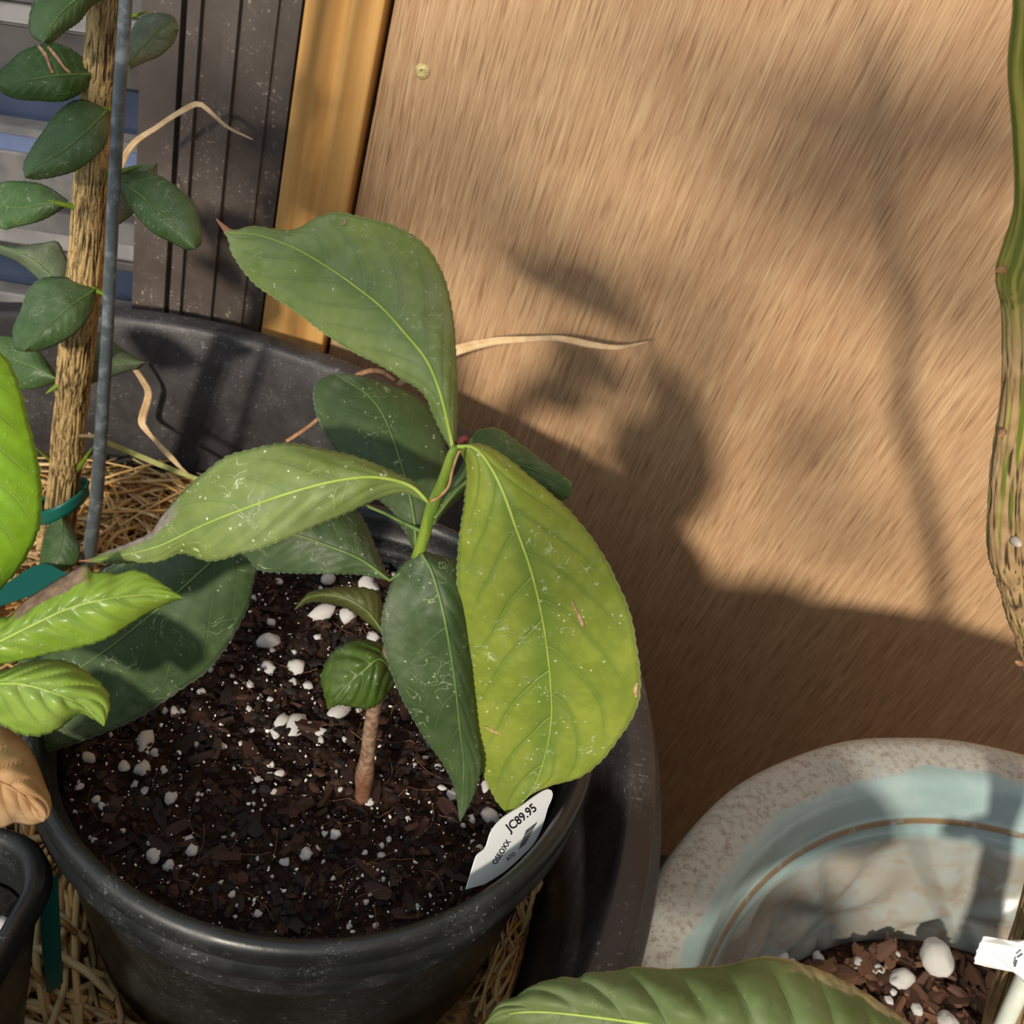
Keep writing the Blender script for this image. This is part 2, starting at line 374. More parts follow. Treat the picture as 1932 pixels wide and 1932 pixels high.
POTC = np.array([-.0644, .2921]); POTR = .130
SQ = (-.2920, .0385, -.1376, .1954)   # square pot x0,y0,x1,y1
def clear(pt, pad=0.):
    if np.hypot(*(pt[:2]-POTC)) < .1165+pad: return False
    if SQ[0]+.017-pad < pt[0] < SQ[2]-.017+pad and SQ[1]+.017-pad < pt[1] < SQ[3]-.017+pad: return False
    return np.hypot(*(pt[:2]-TC)) < .292
STRAW = m_random('straw', STRAWC, .5, None, .35, 500)
def straw_mesh(i, seg=5, n=5):
    rs = random.Random(i); b = rs.uniform(-.08, .08); pts = [(t-.5, b*math.sin(math.pi*t), .03*math.sin(math.pi*t+i)) for t in np.linspace(0, 1, n)]
    me = tube('straw', pts, [.016*(1-.3*abs(t-.4)) for t in np.linspace(0, 1, n)], STRAW, seg); return me
SM = [straw_mesh(i) for i in range(6)]
cnt = 0; tries = 0
regions = [((60, 830), (420, 1070), 130, 0.), ((0, 1590), (230, 2010), 100, 0.), ((930, 1560), (1080, 1930), 70, 0.)]
for (a, b, num, _) in regions:
    c_ = 0; tries = 0
    while c_ < num and tries < 4000:
        tries += 1
        px, py = random.uniform(a[0], b[0]), random.uniform(a[1], b[1]); z = ZS+random.uniform(.004, .016)
        q = oz(px, py, z); L = random.uniform(.03, .10); th = random.uniform(0, math.pi*2)
        if num == 70: L *= .55
        if num == 100: L = random.uniform(.03, .09); th = random.choice((random.uniform(-.5, .5), random.uniform(1.3, 2.2), random.uniform(1.5, 2.1)))
        e = np.array([math.cos(th), math.sin(th), 0])*L/2
        if not all(clear(q+e*t) for t in (-1, -.5, 0, .5, 1)): continue
        o = obj('straw_stalk', random.choice(SM), bed)
        wdt = random.uniform(.5, 1.2)*(.095 if num != 100 else .14)
        o.matrix_basis = Matrix.Translation(tuple(q)) @ Matrix.Rotation(th, 4, 'Z') @ Matrix.Rotation(random.uniform(-.12, .12), 4, 'Y') @ Matrix.Diagonal((L, wdt, wdt*random.uniform(.5, 1), 1))
        o.matrix_parent_inverse = bed.matrix_basis.inverted(); c_ += 1
v = []; f = []; rr = []
for i in range(4200):
    a = random.uniform(0, 2*math.pi); r_ = .292*math.sqrt(random.random()); q = np.array([TC[0]+r_*math.cos(a), TC[1]+r_*math.sin(a), ZS+random.uniform(.002, .010)])
    L = random.uniform(.02, .08); th = random.uniform(0, 6.3); e = np.array([math.cos(th), math.sin(th), random.uniform(-.1, .1)])*L/2; s = np.array([-math.sin(th), math.cos(th), 0])*random.uniform(.0006, .0016); u_ = np.array([0, 0, .001])
    if not (clear(q+e) and clear(q-e) and clear(q)): continue
    n0 = len(v); v += [q-e-s, q-e+s, q-e+u_, q+e-s, q+e+s, q+e+u_]; f += [(n0, n0+3, n0+5, n0+2), (n0+1, n0+2, n0+5, n0+4), (n0, n0+1, n0+4, n0+3), (n0, n0+2, n0+1), (n0+3, n0+4, n0+5)]; rr += [random.random()]*6
lit = obj('straw_litter', mesh('straw_litter', v, f, m_random('straw_litter', STRAWC, .6, 'rnd', .3), attrs={'rnd': rr}), bed); lit['kind'] = 'stuff'

# ------------------------------------------------------------------ main nursery pot
R_ = POTR
prof = [(.110, -.152), (.1165, -.06), (.1185, -.028), (.1185, -.026), (.1178, -.0245), (.1192, -.023), (.1192, -.016), (.1186, -.0148), (.1200, -.0135), (.1210, -.004), (.1225, .0012), (.1250, .003), (.1275, .0022), (.1292, -.001), (.1297, -.006),
        (.1282, -.0095), (.1285, -.0105), (.1302, -.013), (.1304, -.018), (.1290, -.0205), (.1245, -.021), (.1232, -.023), (.1226, -.045), (.1230, -.0455), (.1228, -.0475), (.1222, -.048), (.114, -.156), (.060, -.156), (.060, -.152)]
pot = obj('nursery_pot', lathe('nursery_pot', prof, POTC, BLACK, 160)); tag(pot, 'round black plastic nursery pot with rolled rim and scuffed side, standing in the straw', 'pot')
ZSO = -.034
soil = thing('potting_soil', 'dark bark potting mix flecked with white perlite in the round black pot', 'soil', (POTC[0], POTC[1], ZSO))
obj('soil_surface', disc('soil_surface', POTC, .1175, ZSO, m_simple_noise('soil', (.010, .006, .005), (.035, .017, .011), 260, .95, 5, .1, bump=.8), .006, 40, 128, -.150, 70), soil)
def soilz(x_, y_): return ZSO+.006*mnoise.fractal((x_*70, y_*70, 0), 1., 2., 4)
PERL = mat('perlite', (.80, .79, .76), .85, .2); n_ = N(PERL); qq = n_.voro(n_.coord(), 700.)
n_.color(n_.mix(n_.ramp(n_.noise(n_.coord(), 350, 2), .56, .66, 0, .8), (.86, .85, .82), (.26, .21, .17))); n_.bump(qq, .6, .0008)
def blob(name, seed, m, sub=2, rough=.35, pits=True):
    bm = bmesh.new(); bmesh.ops.create_icosphere(bm, subdivisions=sub, radius=1)
    for vv in bm.verts:
        d = 1+rough*mnoise.fractal(vv.co*1.3+Vector((seed*7.1, 0, 0)), 1., 2., 3); vv.co *= d
    me = bpy.data.meshes.new(name); bm.to_mesh(me); bm.free(); me.polygons.foreach_set('use_smooth', [True]*len(me.polygons)); me.materials.append(m); return me
PM = [blob('perlite_chunk', i, PERL, 2, .45) for i in range(8)]
def place(name, me, q, s, parent, root, flat=.75):
    o = obj(name, me, parent); sx = s*random.uniform(.8, 1.2)
    o.matrix_basis = Matrix.Translation(tuple(map(float, q))) @ Matrix.Rotation(random.uniform(0, 6.3), 4, 'Z') @ Matrix.Rotation(random.uniform(-.5, .5), 4, 'X') @ Matrix.Diagonal((sx, s*random.uniform(.65, 1.), s*flat, 1))
    o.matrix_parent_inverse = root.matrix_basis.inverted(); return o
seen = [(109,1446,15),(267,1446,14),(273,1395,18),(167,1427,11),(234,1444,9),(322,1507,12),(290,1413,10),(273,1482,9),(254,1466,8),(182,1511,8),(193,1524,7),(291,1616,12),(319,1630,12),(358,1579,10),(361,1605,10),(283,1585,7),(528,1459,9),(509,1463,8),(521,1378,9),(530,1361,11),(558,1365,18),(576,1616,13),(538,1625,8),(486,1720,7),(338,1464,6),
 (527,1091,7),(620,1093,13),(695,1101,22),(609,1155,18),(602,1197,9),(635,1185,6),(506,1215,16),(555,1224,7),(505,1256,15),(560,1259,14),(511,1173,10),(657,1163,14),(703,1207,12),(580,1294,9),(553,1291,7),(640,1344,18),(522,1379,8),(582,1374,9),(605,1382,9),(700,1512,8),(632,1580,10),(539,1625,8),(596,1604,8),(803,1421,6),(828,1443,6),(855,1498,10),(914,1492,10),(890,1541,11),(924,1535,15),(896,1586,8),(902,1601,7),(721,1604,7),(689,1606,5),(150,1480,7),(130,1495,6),(310,1330,8),(420,1410,7),(455,1400,5),(470,1340,6),(440,1530,5),(415,1660,6),(660,1740,6),(690,1700,6),(790,1705,6),(735,1580,5),(905,1640,5),(395,1490,5),(470,1290,7),(490,1310,6),(330,1345,9),(480,1120,7),(735,1075,9)]
for (px, py, rpx) in seen:
    q = oz(px, py, ZSO+.002); 
    if np.hypot(*(q[:2]-POTC)) > .113: continue
    s = rpx*dep(q)/F; place('perlite_chunk', random.choice(PM), (q[0], q[1], soilz(q[0], q[1])+s*.35), s*1.2, soil, soil)
c_ = len(seen)
while c_ < 295:
    px, py = random.uniform(80, 960), random.uniform(1070, 1760); q = oz(px, py, ZSO)
    if np.hypot(*(q[:2]-POTC)) > .115: continue
    s = random.choice((2.6, 3., 3.4, 3.8, 4.4, 5., 6., 7.5))*dep(q)/F
    place('perlite_chunk', random.choice(PM), (q[0], q[1], soilz(q[0], q[1])+s*.5), s, soil, soil); c_ += 1
# small grit, flakes and root threads, too many to count
ico = bmesh.new(); bmesh.ops.create_icosphere(ico, subdivisions=1, radius=1); IV = np.array([vv.co[:] for vv in ico.verts]); IF = [tuple(x.index for x in ff.verts) for ff in ico.faces]; ico.free()
def grit(name, num, c, R2, zf, smin, smax, m, parent, flat=1., lift=.4):
    v = []; f = []; rr = []
    for i in range(num):
        a = random.uniform(0, 6.2832); r_ = R2*math.sqrt(random.random()); x_, y_ = c[0]+r_*math.cos(a), c[1]+r_*math.sin(a)
        s = smin*(smax/smin)**(random.random()**2); A = np.array(Matrix.Rotation(random.uniform(0, 6.3), 3, 'Z') @ Matrix.Rotation(random.uniform(-.6, .6), 3, 'X'))
        pts = (IV*np.array([random.uniform(.8, 1.5), random.uniform(.6, 1), flat])*(1+.25*RNG.standard_normal((len(IV), 1)).clip(-1, 1)))@A.T*s
        n0 = len(v); v += list(pts+np.array([x_, y_, zf(x_, y_)+s*lift])); f += [tuple(k+n0 for k in t) for t in IF]; rr += [random.random()]*len(IV)
    o = obj(name, mesh(name, v, f, m, attrs={'rnd': rr}, smooth=False), parent); o['kind'] = 'stuff'; return o
SOILC = [(.006, .004, .0035), (.013, .0075, .006), (.024, .012, .008), (.06, .024, .013), (.010, .008, .008), (.015, .012, .0105)]
BARKM = m_random('bark_flakes', SOILC, .75, 'rnd', .3)
grit('soil_crumbs', 5200, POTC, .115, soilz, .0007, .0032, BARKM, soil, .5)
grit('perlite_grit', 1700, POTC, .115, soilz, .00028, .00095, PERL, soil, .9, 1.2)
BCH = m_random('bark_chip', [(.010, .007, .007), (.028, .014, .010), (.05, .020, .012), (.014, .011, .012)], .7, None, .35, 300)
def chip(i, m):
    rs = random.Random(i+50); bm = bmesh.new(); bmesh.ops.create_cube(bm, size=2)
    bmesh.ops.subdivide_edges(bm, edges=bm.edges[:], cuts=1)
    for vv in bm.verts:
        vv.co += Vector((rs.uniform(-.25, .25), rs.uniform(-.25, .25), rs.uniform(-.35, .35)))
        if abs(vv.co.x) > .6: vv.co.y *= .7
    me = bpy.data.meshes.new('bark_chip'); bm.to_mesh(me); bm.free(); me.materials.append(m); return me
CM = [chip(i, BCH) for i in range(6)]
for i in range(150):
    while True:
        px, py = random.uniform(90, 960), random.uniform(1080, 1760); q = oz(px, py, ZSO)
        if np.hypot(*(q[:2]-POTC)) < .108: break
    o = obj('bark_chip', random.choice(CM), soil); L = random.uniform(.002, .0065)
    o.matrix_basis = Matrix.Translation((q[0], q[1], soilz(q[0], q[1])+.0006)) @ Matrix.Rotation(random.uniform(0, 6.3), 4, 'Z') @ Matrix.Rotation(random.uniform(-.35, .35), 4, 'X') @ Matrix.Diagonal((L, L*random.uniform(.35, .6), L*.18, 1))
    o.matrix_parent_inverse = soil.matrix_basis.inverted()
ROOT = mat('root', (.16, .075, .035), .7)
def threads(name, num, c, R2, zf, m, parent):
    v = []; f = []
    for i in range(num):
        a = random.uniform(0, 6.28); r_ = R2*math.sqrt(random.random()); th = random.uniform(0, 6.28); L = random.uniform(.006, .022); k0 = random.uniform(-60, 60); p0 = np.array([c[0]+r_*math.cos(a), c[1]+r_*math.sin(a)]); pts = []
        for t in range(7):
            pts.append((p0[0], p0[1], zf(*p0)+.002+random.uniform(0, .0008))); p0 = p0+np.array([math.cos(th), math.sin(th)])*L/6; th += k0*L/6+random.uniform(-.2, .2)
            if np.hypot(*(p0-c)) > R2: break
        if len(pts) < 3: continue
        me = tube('t', pts, .00022, None, 3, cap=False); n0 = len(v); v += [vv.co[:] for vv in me.vertices]; f += [tuple(x+n0 for x in pp.vertices) for pp in me.polygons]; bpy.data.meshes.remove(me)
    o = obj(name, mesh(name, v, f, m), parent); o['kind'] = 'stuff'
threads('root_threads', 110, POTC, .112, soilz, ROOT, soil)

# ------------------------------------------------------------------ leaves
def leaf(parent, A, Mm, B, deps, ea, eb, m, name='leaf', ser=3.2, nser=30, quilt=.0006, nv=9., bend=2.2, nt=170, ns=13, mr=(.00068, .00015), mmat=None, pet=None, wav=0.):
    """A, Mm, B: edge, midrib, edge in pixels from base to tip; deps: camera depth along the midrib; ea/eb: extra depth at the two edges"""
    a = resample(A, nt); mm = resample(Mm, nt); b = resample(B, nt); T = np.linspace(0, 1, nt)
    d = np.interp(T, np.linspace(0, 1, len(deps)), deps); k = np.ones(9)/9; d = np.convolve(np.pad(d, 4, 'edge'), k, 'valid')
    ea = np.interp(T, np.linspace(0, 1, np.size(ea)), np.atleast_1d(ea)); eb = np.interp(T, np.linspace(0, 1, np.size(eb)), np.atleast_1d(eb))
    fade = np.sin(np.pi*T)**.5; saw = ((T*nser) % 1.)
    v = []; uv = []
    for i in range(nt):
        for j in range(-ns, ns+1):
            s = j/ns; e = a[i] if s < 0 else b[i]; x = mm[i]+(e-mm[i])*abs(s)
            if abs(j) == ns and .04 < T[i] < .96:
                w_ = e-mm[i]; L = np.linalg.norm(w_)+1e-6; x = x+w_/L*ser*(saw[i]-.4)
            dd = d[i]+(ea if s < 0 else eb)[i]*s*s
            ph = T[i]*nv-bend*abs(s)**1.35+(.23 if s > 0 else -.23)
            dd -= quilt*fade[i]*abs(math.sin(math.pi*(ph+.0)))**.8*min(1, abs(s)*4)*(1-abs(s)**4)
            dd += wav*fade[i]*abs(s)**2*math.sin(T[i]*17+3*s)
            v.append(P(x[0], x[1], dd)); uv.append((s*.5+.5, T[i]))
    n2 = 2*ns+1; f = [(i*n2+j, i*n2+j+1, (i+1)*n2+j+1, (i+1)*n2+j) for i in range(nt-1) for j in range(n2-1)]
    o = solid(obj(name, mesh(name, v, f, m, uvs=uv), parent), .00045, 0)
    pts = [P(mm[i][0], mm[i][1], d[i]-.0004) for i in range(0, nt-6, 3)]
    if pet: pts = [P(*q) for q in resample(pet, 8)[:-1]]+pts
    rad = np.linspace(mr[0], mr[1], len(pts))
    obj('midrib', tube('midrib', pts, rad, mmat or MIDRIB, 6), o)
    return o
def scar(lf, pts, wpx, m, name='scar'):
    me = lf.data; V = np.empty(len(me.vertices)*3); me.vertices.foreach_get('co', V); V = V.reshape(-1, 3); w_ = V-CC; z_ = w_@CD; X_ = 966+F*(w_@CX)/z_; Y_ = 966-F*(w_@CU)/z_
    p_ = resample(pts, 14); q3 = [P(a, b, z_[np.argmin((X_-a)**2+(Y_-b)**2)]-.0007) for a, b in p_]
    w3 = [x*dep(q)/F for x, q in zip(np.interp(np.linspace(0, 1, 14), np.linspace(0, 1, len(wpx)), wpx), q3)]
    return solid(obj(name, ribbon(name, q3, w3, [(CC-q)/np.linalg.norm(CC-q) for q in q3], m), lf), .0003)
MIDRIB = m_simple_noise('midrib', (.30, .42, .06), (.38, .48, .10), 120, .45, 2)
MIDDARK = m_simple_noise('midrib_dark', (.10, .17, .045), (.15, .23, .06), 120, .45, 2)

LM1 = m_leaf('leaf_top', (.155, .220, .048), (.21, .275, .072), (.25, .33, .10), .35, 8, 2.0, tipb=.945, mid=.45, alt=(.075, .15, .035))
LM2 = m_leaf('leaf_yellowing', (.205, .272, .034), (.275, .330, .048), (.33, .41, .08), .55, 8.5, 2.0, mid=.55, alt=(.10, .19, .03), quilt=.6, dust=.05)
LM3 = m_leaf('leaf_trailed', (.165, .225, .048), (.21, .275, .078), (.24, .33, .08), .8, 8, 2., tipb=.965, blot=(-1, .55, .72, .93, (.34, .29, .24)))
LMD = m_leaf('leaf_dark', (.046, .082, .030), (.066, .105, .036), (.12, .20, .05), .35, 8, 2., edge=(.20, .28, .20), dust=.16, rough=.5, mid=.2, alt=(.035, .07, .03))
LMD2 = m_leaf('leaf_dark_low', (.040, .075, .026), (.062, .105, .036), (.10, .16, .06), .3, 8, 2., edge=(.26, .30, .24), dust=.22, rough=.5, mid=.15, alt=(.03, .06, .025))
LM8 = m_leaf('leaf_back', (.07, .125, .036), (.10, .165, .04), (.16, .26, .06), .25, 8, 2., mid=.15)
LM9 = m_leaf('leaf_olive', (.072, .082, .018), (.095, .105, .03), (.16, .19, .05), .05, 6, 2., edge=(.2, .2, .1), mid=.2, alt=(.06, .07, .02))
LM10 = m_leaf('leaf_small', (.050, .095, .014), (.075, .125, .02), (.14, .2, .03), .12, 6, 1.6, edge=(.25, .33, .2), rough=.3, mid=.2, alt=(.04, .08, .015))

sb = oz(684, 1512, ZSO-.002); SY = sb[1]
stem_px = [(682, 1520, 17), (686, 1490, 17), (688, 1462, 21), (693, 1430, 16), (700, 1370, 15.5), (713, 1300, 15), (735, 1225, 15), (760, 1150, 14.5), (786, 1060, 14), (802, 1005, 13), (816, 955, 14), (824, 935, 12), (840, 895, 11), (853, 858, 11), (860, 843, 8)]
plant = thing('potted_sapling', 'young broad-leaved sapling with serrated green leaves growing in the round black pot', 'plant', (sb[0], sb[1], ZSO))
sp = resample(stem_px, 60); S3 = [oy(a, b, SY) for a, b, c in sp]; SR = [c*.9*dep(q)/F for q, (a, b, c) in zip(S3, sp)]
sm = mat('stem', (.2, .1, .05), .6); n_ = N(sm); c = n_.coord(); x_ = n_.node('ShaderNodeSeparateXYZ'); n_.link(c, x_.inputs[0])
g = n_.ramp(x_.outputs[2], .085, .115); br = n_.mix(n_.ramp(n_.noise(c, 350, 3), .4, .65), (.17, .095, .055), (.30, .20, .13))
br = n_.mix(n_.ramp(x_.outputs[2], -.02, 0, .7, 0), br, (.14, .045, .022)); gr = n_.mix(n_.ramp(n_.noise(n_.map(c, (1, 1, .2)), 200, 2), .4, .6), (.10, .17, .012), (.19, .27, .03))
n_.color(n_.mix(g, br, gr)); n_.bump(n_.noise(c, 500, 2), .4, .0006)
obj('stem', tube('stem', S3, SR, sm, 14), plant)
def sd(py):   # stem depth at pixel row
    i = int(np.argmin(np.abs(sp[:, 1]-py))); return dep(S3[i])
d0 = sd(850)
lf1 = leaf(plant, [(860,845),(862,750),(858,640),(850,570),(832,510),(800,460),(740,425),(675,408),(635,401),(600,410),(565,430),(535,435),(480,427),(448,434),(434,432),(408,413)],
     [(856,852),(845,800),(830,740),(805,680),(765,630),(720,580),(670,540),(620,505),(560,470),(500,447),(460,440),(432,438),(408,413)],
     [(852,850),(825,800),(800,745),(760,715),(715,688),(650,655),(600,620),(560,590),(520,563),(485,540),(455,505),(436,475),(431,452),(408,413)],
     [d0, d0+.008, d0+.018, d0+.03, d0+.045], [.004, .012, .006, .0], [.004, .006, .004, .0], LM1, nser=44, quilt=.0008)
lf2 = leaf(plant, [(862,843),(880,880),(876,950),(866,1020),(862,1100),(866,1180),(870,1270),(880,1340),(895,1400),(908,1450),(930,1500),(945,1522),(960,1537)],
     [(862,843),(895,845),(925,880),(950,930),(975,1000),(1000,1070),(1020,1150),(1033,1230),(1040,1310),(1040,1360),(1030,1420),(1010,1480),(985,1515),(960,1537)],
     [(862,843),(905,838),(950,860),(1000,900),(1060,950),(1105,1000),(1140,1050),(1170,1110),(1190,1160),(1203,1230),(1209,1290),(1200,1340),(1170,1390),(1130,1440),(1090,1468),(1040,1482),(1000,1500),(975,1525),(960,1537)],
     [d0-.002, d0+.004, d0+.02, d0+.045, d0+.075, d0+.103], [.006, .014, .010, .004, .0], [.004, .008, .006, .003, .0], LM2, nser=46, quilt=.0012, bend=2.0, nv=8.5)
d1 = sd(945)
leaf(plant, [(806,946),(785,913),(740,890),(680,865),(620,850),(560,838),(520,838),(475,848),(430,860),(395,885),(370,905),(335,940),(305,975),(285,1005),(250,1022),(200,1042),(172,1054),(150,1058)],
     [(808,948),(780,920),(740,905),(690,900),(620,910),(540,932),(460,960),(380,992),(300,1030),(220,1050),(178,1057),(150,1058)],
     [(808,950),(765,930),(715,940),(660,965),(600,990),(540,1015),(490,1035),(450,1045),(420,1055),(390,1058),(365,1049),(340,1044),(300,1059),(240,1062),(182,1061),(150,1058)],
     [d1, d1-.012, d1-.014, d1-.008, d1+.01, d1+.03], [.002, .010, .008, .0], [.002, .006, .006, .0], LM3, nser=40, wav=.0012, quilt=.0008)
d2 = sd(1035)
leaf(plant, [(782,1040),(768,1010),(752,985),(738,962),(712,940),(680,905),(640,860),(615,820),(600,790),(592,755),(592,735),(603,718),(628,706)],
     [(785,1040),(782,985),(770,920),(752,860),(735,810),(715,770),(690,742),(655,720),(628,706)],
     [(792,1038),(812,990),(838,950),(848,900),(842,850),(830,810),(800,760),(765,737),(720,722),(680,710),(650,706),(628,706)],
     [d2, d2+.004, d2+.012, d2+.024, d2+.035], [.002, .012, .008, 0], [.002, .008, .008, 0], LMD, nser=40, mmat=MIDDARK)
d3 = sd(1060)
leaf(plant, [(735,1095),(715,1050),(690,990),(668,962),(620,945),(560,950),(500,980),(455,1030)],
     [(735,1095),(680,1055),(620,1030),(560,1010),(505,1010),(455,1030)],
     [(735,1095),(680,1084),(600,1082),(530,1080),(485,1073),(455,1030)],
     [d3, d3-.006, d3-.004, d3+.004], [.004, .014, .010, 0], [.002, .004, .004, 0], LMD, nser=24, mmat=MIDDARK, pet=[(790, 1055, sd(1055)), (765, 1075, d3), (735, 1095, d3)])
d4 = .345
leaf(plant, [(530,960),(400,985),(280,1035),(180,1085),(100,1155),(40,1240),(0,1330),(-20,1400)],
     [(530,960),(450,1018),(390,1068),(330,1122),(220,1212),(140,1268),(50,1340),(-20,1400)],
     [(530,960),(497,1020),(481,1090),(466,1150),(440,1200),(410,1245),(380,1275),(340,1302),(300,1330),(250,1360),(190,1385),(130,1407),(70,1424),(20,1428),(-20,1400)],
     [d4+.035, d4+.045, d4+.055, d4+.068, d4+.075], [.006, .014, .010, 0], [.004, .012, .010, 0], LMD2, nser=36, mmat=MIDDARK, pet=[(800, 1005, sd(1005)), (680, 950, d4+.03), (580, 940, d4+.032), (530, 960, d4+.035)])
d5 = sd(1045)
leaf(plant, [(785,1045),(755,1070),(732,1120),(720,1180),(733,1250),(760,1320),(800,1390),(835,1440),(858,1490),(868,1550)],
     [(795,1045),(815,1080),(835,1150),(850,1230),(860,1300),(868,1380),(875,1440),(872,1500),(868,1550)],
     [(800,1042),(850,1055),(872,1080),(885,1180),(892,1290),(900,1380),(908,1440),(898,1490),(882,1525),(868,1550)],
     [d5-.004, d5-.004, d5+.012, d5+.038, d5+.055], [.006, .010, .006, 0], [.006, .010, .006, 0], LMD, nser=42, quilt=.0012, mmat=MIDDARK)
d6 = sd(955)
leaf(plant, [(822,965),(845,920),(872,878),(884,838),(905,812),(940,810),(970,830),(1010,860),(1050,890),(1075,910),(1079,926),(1073,938)],
     [(820,978),(860,928),(910,885),(960,876),(1010,888),(1050,910),(1073,938)],
     [(818,990),(850,955),(890,928),(950,935),(1010,948),(1050,948),(1073,938)],
     [d6, d6+.006, d6+.014, d6+.02], [.0, .006, .004, 0], [.0, .016, .016, 0], LM8, nser=16, mmat=MIDDARK)
d7 = sd(1190)
leaf(plant, [(724,1190),(722,1150),(716,1125),(700,1112),(660,1107),(620,1110),(585,1118),(565,1138),(556,1150)],
     [(724,1195),(695,1155),(655,1130),(615,1122),(580,1128),(556,1150)],
     [(722,1198),(700,1180),(665,1153),(630,1140),(600,1135),(578,1138),(556,1150)],
     [d7+.012, d7+.006, d7+.006, d7+.02], [.004, .004, .004, 0], [.003, .012, .010, 0], LM9, nser=14, mmat=MIDDARK, nt=70, pet=[(745, 1190, sd(1190)), (735, 1198, d7+.006), (724, 1195, d7+.012)])
d8 = sd(1290)
leaf(plant, [(745,1278),(740,1240),(722,1217),(700,1209),(670,1208),(640,1220),(618,1243),(606,1280),(612,1310),(619,1337)],
     [(745,1280),(718,1243),(690,1262),(660,1288),(638,1312),(619,1337)],
     [(747,1288),(735,1303),(718,1325),(695,1337),(670,1334),(640,1329),(619,1337)],
     [d8-.004, d8-.018, d8-.016, d8-.008], [.004, .010, .006, 0], [.002, .008, .006, 0], LM10, nser=14, nv=6, bend=1.6, quilt=.0022, nt=80, mmat=MIDDARK, pet=[(722, 1285, sd(1285)), (740, 1286, d8-.002), (745, 1280, d8-.004)])
SCAR = m_simple_noise('leaf_scar', (.50, .33, .20), (.36, .17, .08), 300, .7)
scar(lf2, [(1079,1135),(1086,1150),(1093,1163),(1101,1184)], [2, 4, 5, 8, 3], SCAR); scar(lf2, [(915,1371),(928,1378),(947,1386)], [2, 5, 2], SCAR); scar(lf2, [(1203,1287),(1199,1300),(1200,1316)], [3, 8, 4], SCAR); scar(lf1, [(648,424),(653,415)], [3, 5, 2], SCAR)
# dried stipule beside the stem and shrivelled bud
DRY = m_simple_noise('dry_brown', (.30, .15, .07), (.45, .27, .14), 200, .7, 3)
obj('dry_stipule', tube('dry_stipule', [oy(a, b, SY-.006) for a, b in resample([(812,946),(828,938),(846,918),(853,890),(862,862),(868,850)], 20)], np.linspace(.00055, .0004, 20), DRY, 6), plant)
obj('dry_bud', tube('dry_bud', [oy(a, b, SY+.004) for a, b in resample([(862,852),(868,838),(876,826),(884,832)], 10)], [.001, .0013, .0015, .0016, .0015, .0014, .0012, .001, .0008, .0004], m_simple_noise('bud', (.16, .03, .02), (.08, .02, .02), 300, .7)), plant)

# ------------------------------------------------------------------ plant label stuck in the pot
t0, t1, t2 = oz(880, 1678, -.013), oz(1030, 1490, .003), oz(1008, 1578, -.012)
tn = np.cross(t1-t0, t2-t0); tn /= np.linalg.norm(tn); tn = tn if tn@(CC-t0) > 0 else -tn
def onp(px, py, lift=0.): r = ray(px, py); return CC+r*(((t0+tn*lift)-CC)@tn/(r@tn))
ol = resample([(880,1678),(897,1622),(903,1611),(917,1599),(927,1570),(948,1544),(985,1520),(1010,1502),(1026,1492),(1037,1489),(1043,1496),(1041,1508),(1034,1524),(1028,1545),(1018,1572),(1000,1600),(955,1642),(915,1668)], 70)
tv = [onp(a, b) for a, b in ol]+[onp(a, b)-tn*.0006 for a, b in ol]; k = len(ol)
tf = [tuple(range(k)), tuple(range(k, 2*k))[::-1]]+[(i, (i+1) % k, k+(i+1) % k, k+i) for i in range(k)]
tagE = thing('plant_label', 'white plastic plant label with black print stuck in the soil against the pot rim', 'label', t0)
obj('label_blank', mesh('label_blank', tv, tf, WHITE, smooth=False), tagE)
def text_on(body, org, ex, ey, name, par, place_fn, m):
    cu = bpy.data.curves.new('txt', 'FONT'); cu.body = body; cu.size = 1.; cu.resolution_u = 3; cu.offset = .022
    to = bpy.data.objects.new('txt', cu); COL.objects.link(to); bpy.context.view_layer.update()
    me0 = to.to_mesh(); vv = [place_fn(org[0]+ex[0]*q.co.x+ey[0]*q.co.y, org[1]+ex[1]*q.co.x+ey[1]*q.co.y) for q in me0.vertices]; ff = [tuple(p.vertices) for p in me0.polygons]
    to.to_mesh_clear(); bpy.data.objects.remove(to)
    return obj(name, mesh(name, vv, ff, m, smooth=False), par)
LF = lambda a, b: onp(a, b, .00012)
text_on('JC89.95', (962, 1570), (16.5, -13.5), (-14, -18), 'price_print', tagE, LF, INK)
text_on('OSEOXX', (936, 1632), (7, -11), (-13, -6), 'name_print', tagE, LF, INK)
text_on('ATO', (958, 1625), (7.5, -6), (-6, -8), 'code_print', tagE, LF, INK)
bars = [(0, 1), (1.6, 4.5), (5.4, 8.6), (9.6, 11), (12.2, 15.5), (16.5, 17.5), (18.6, 21.4), (22.4, 23.4), (24.6, 27.5), (28.4, 29.4), (30.4, 33)]
bv = []; bf = []
for a, b in bars:
    for t in (a/33, b/33):
        bv.append(LF(992.4-14.4*t, 1566.7+36.3*t)); bv.append(LF(1014.5-22.5*t, 1550+42*t))
    n0 = len(bv)-4; bf.append((n0, n0+1, n0+3, n0+2))
obj('barcode', mesh('barcode', bv, bf, INK, smooth=False), tagE)

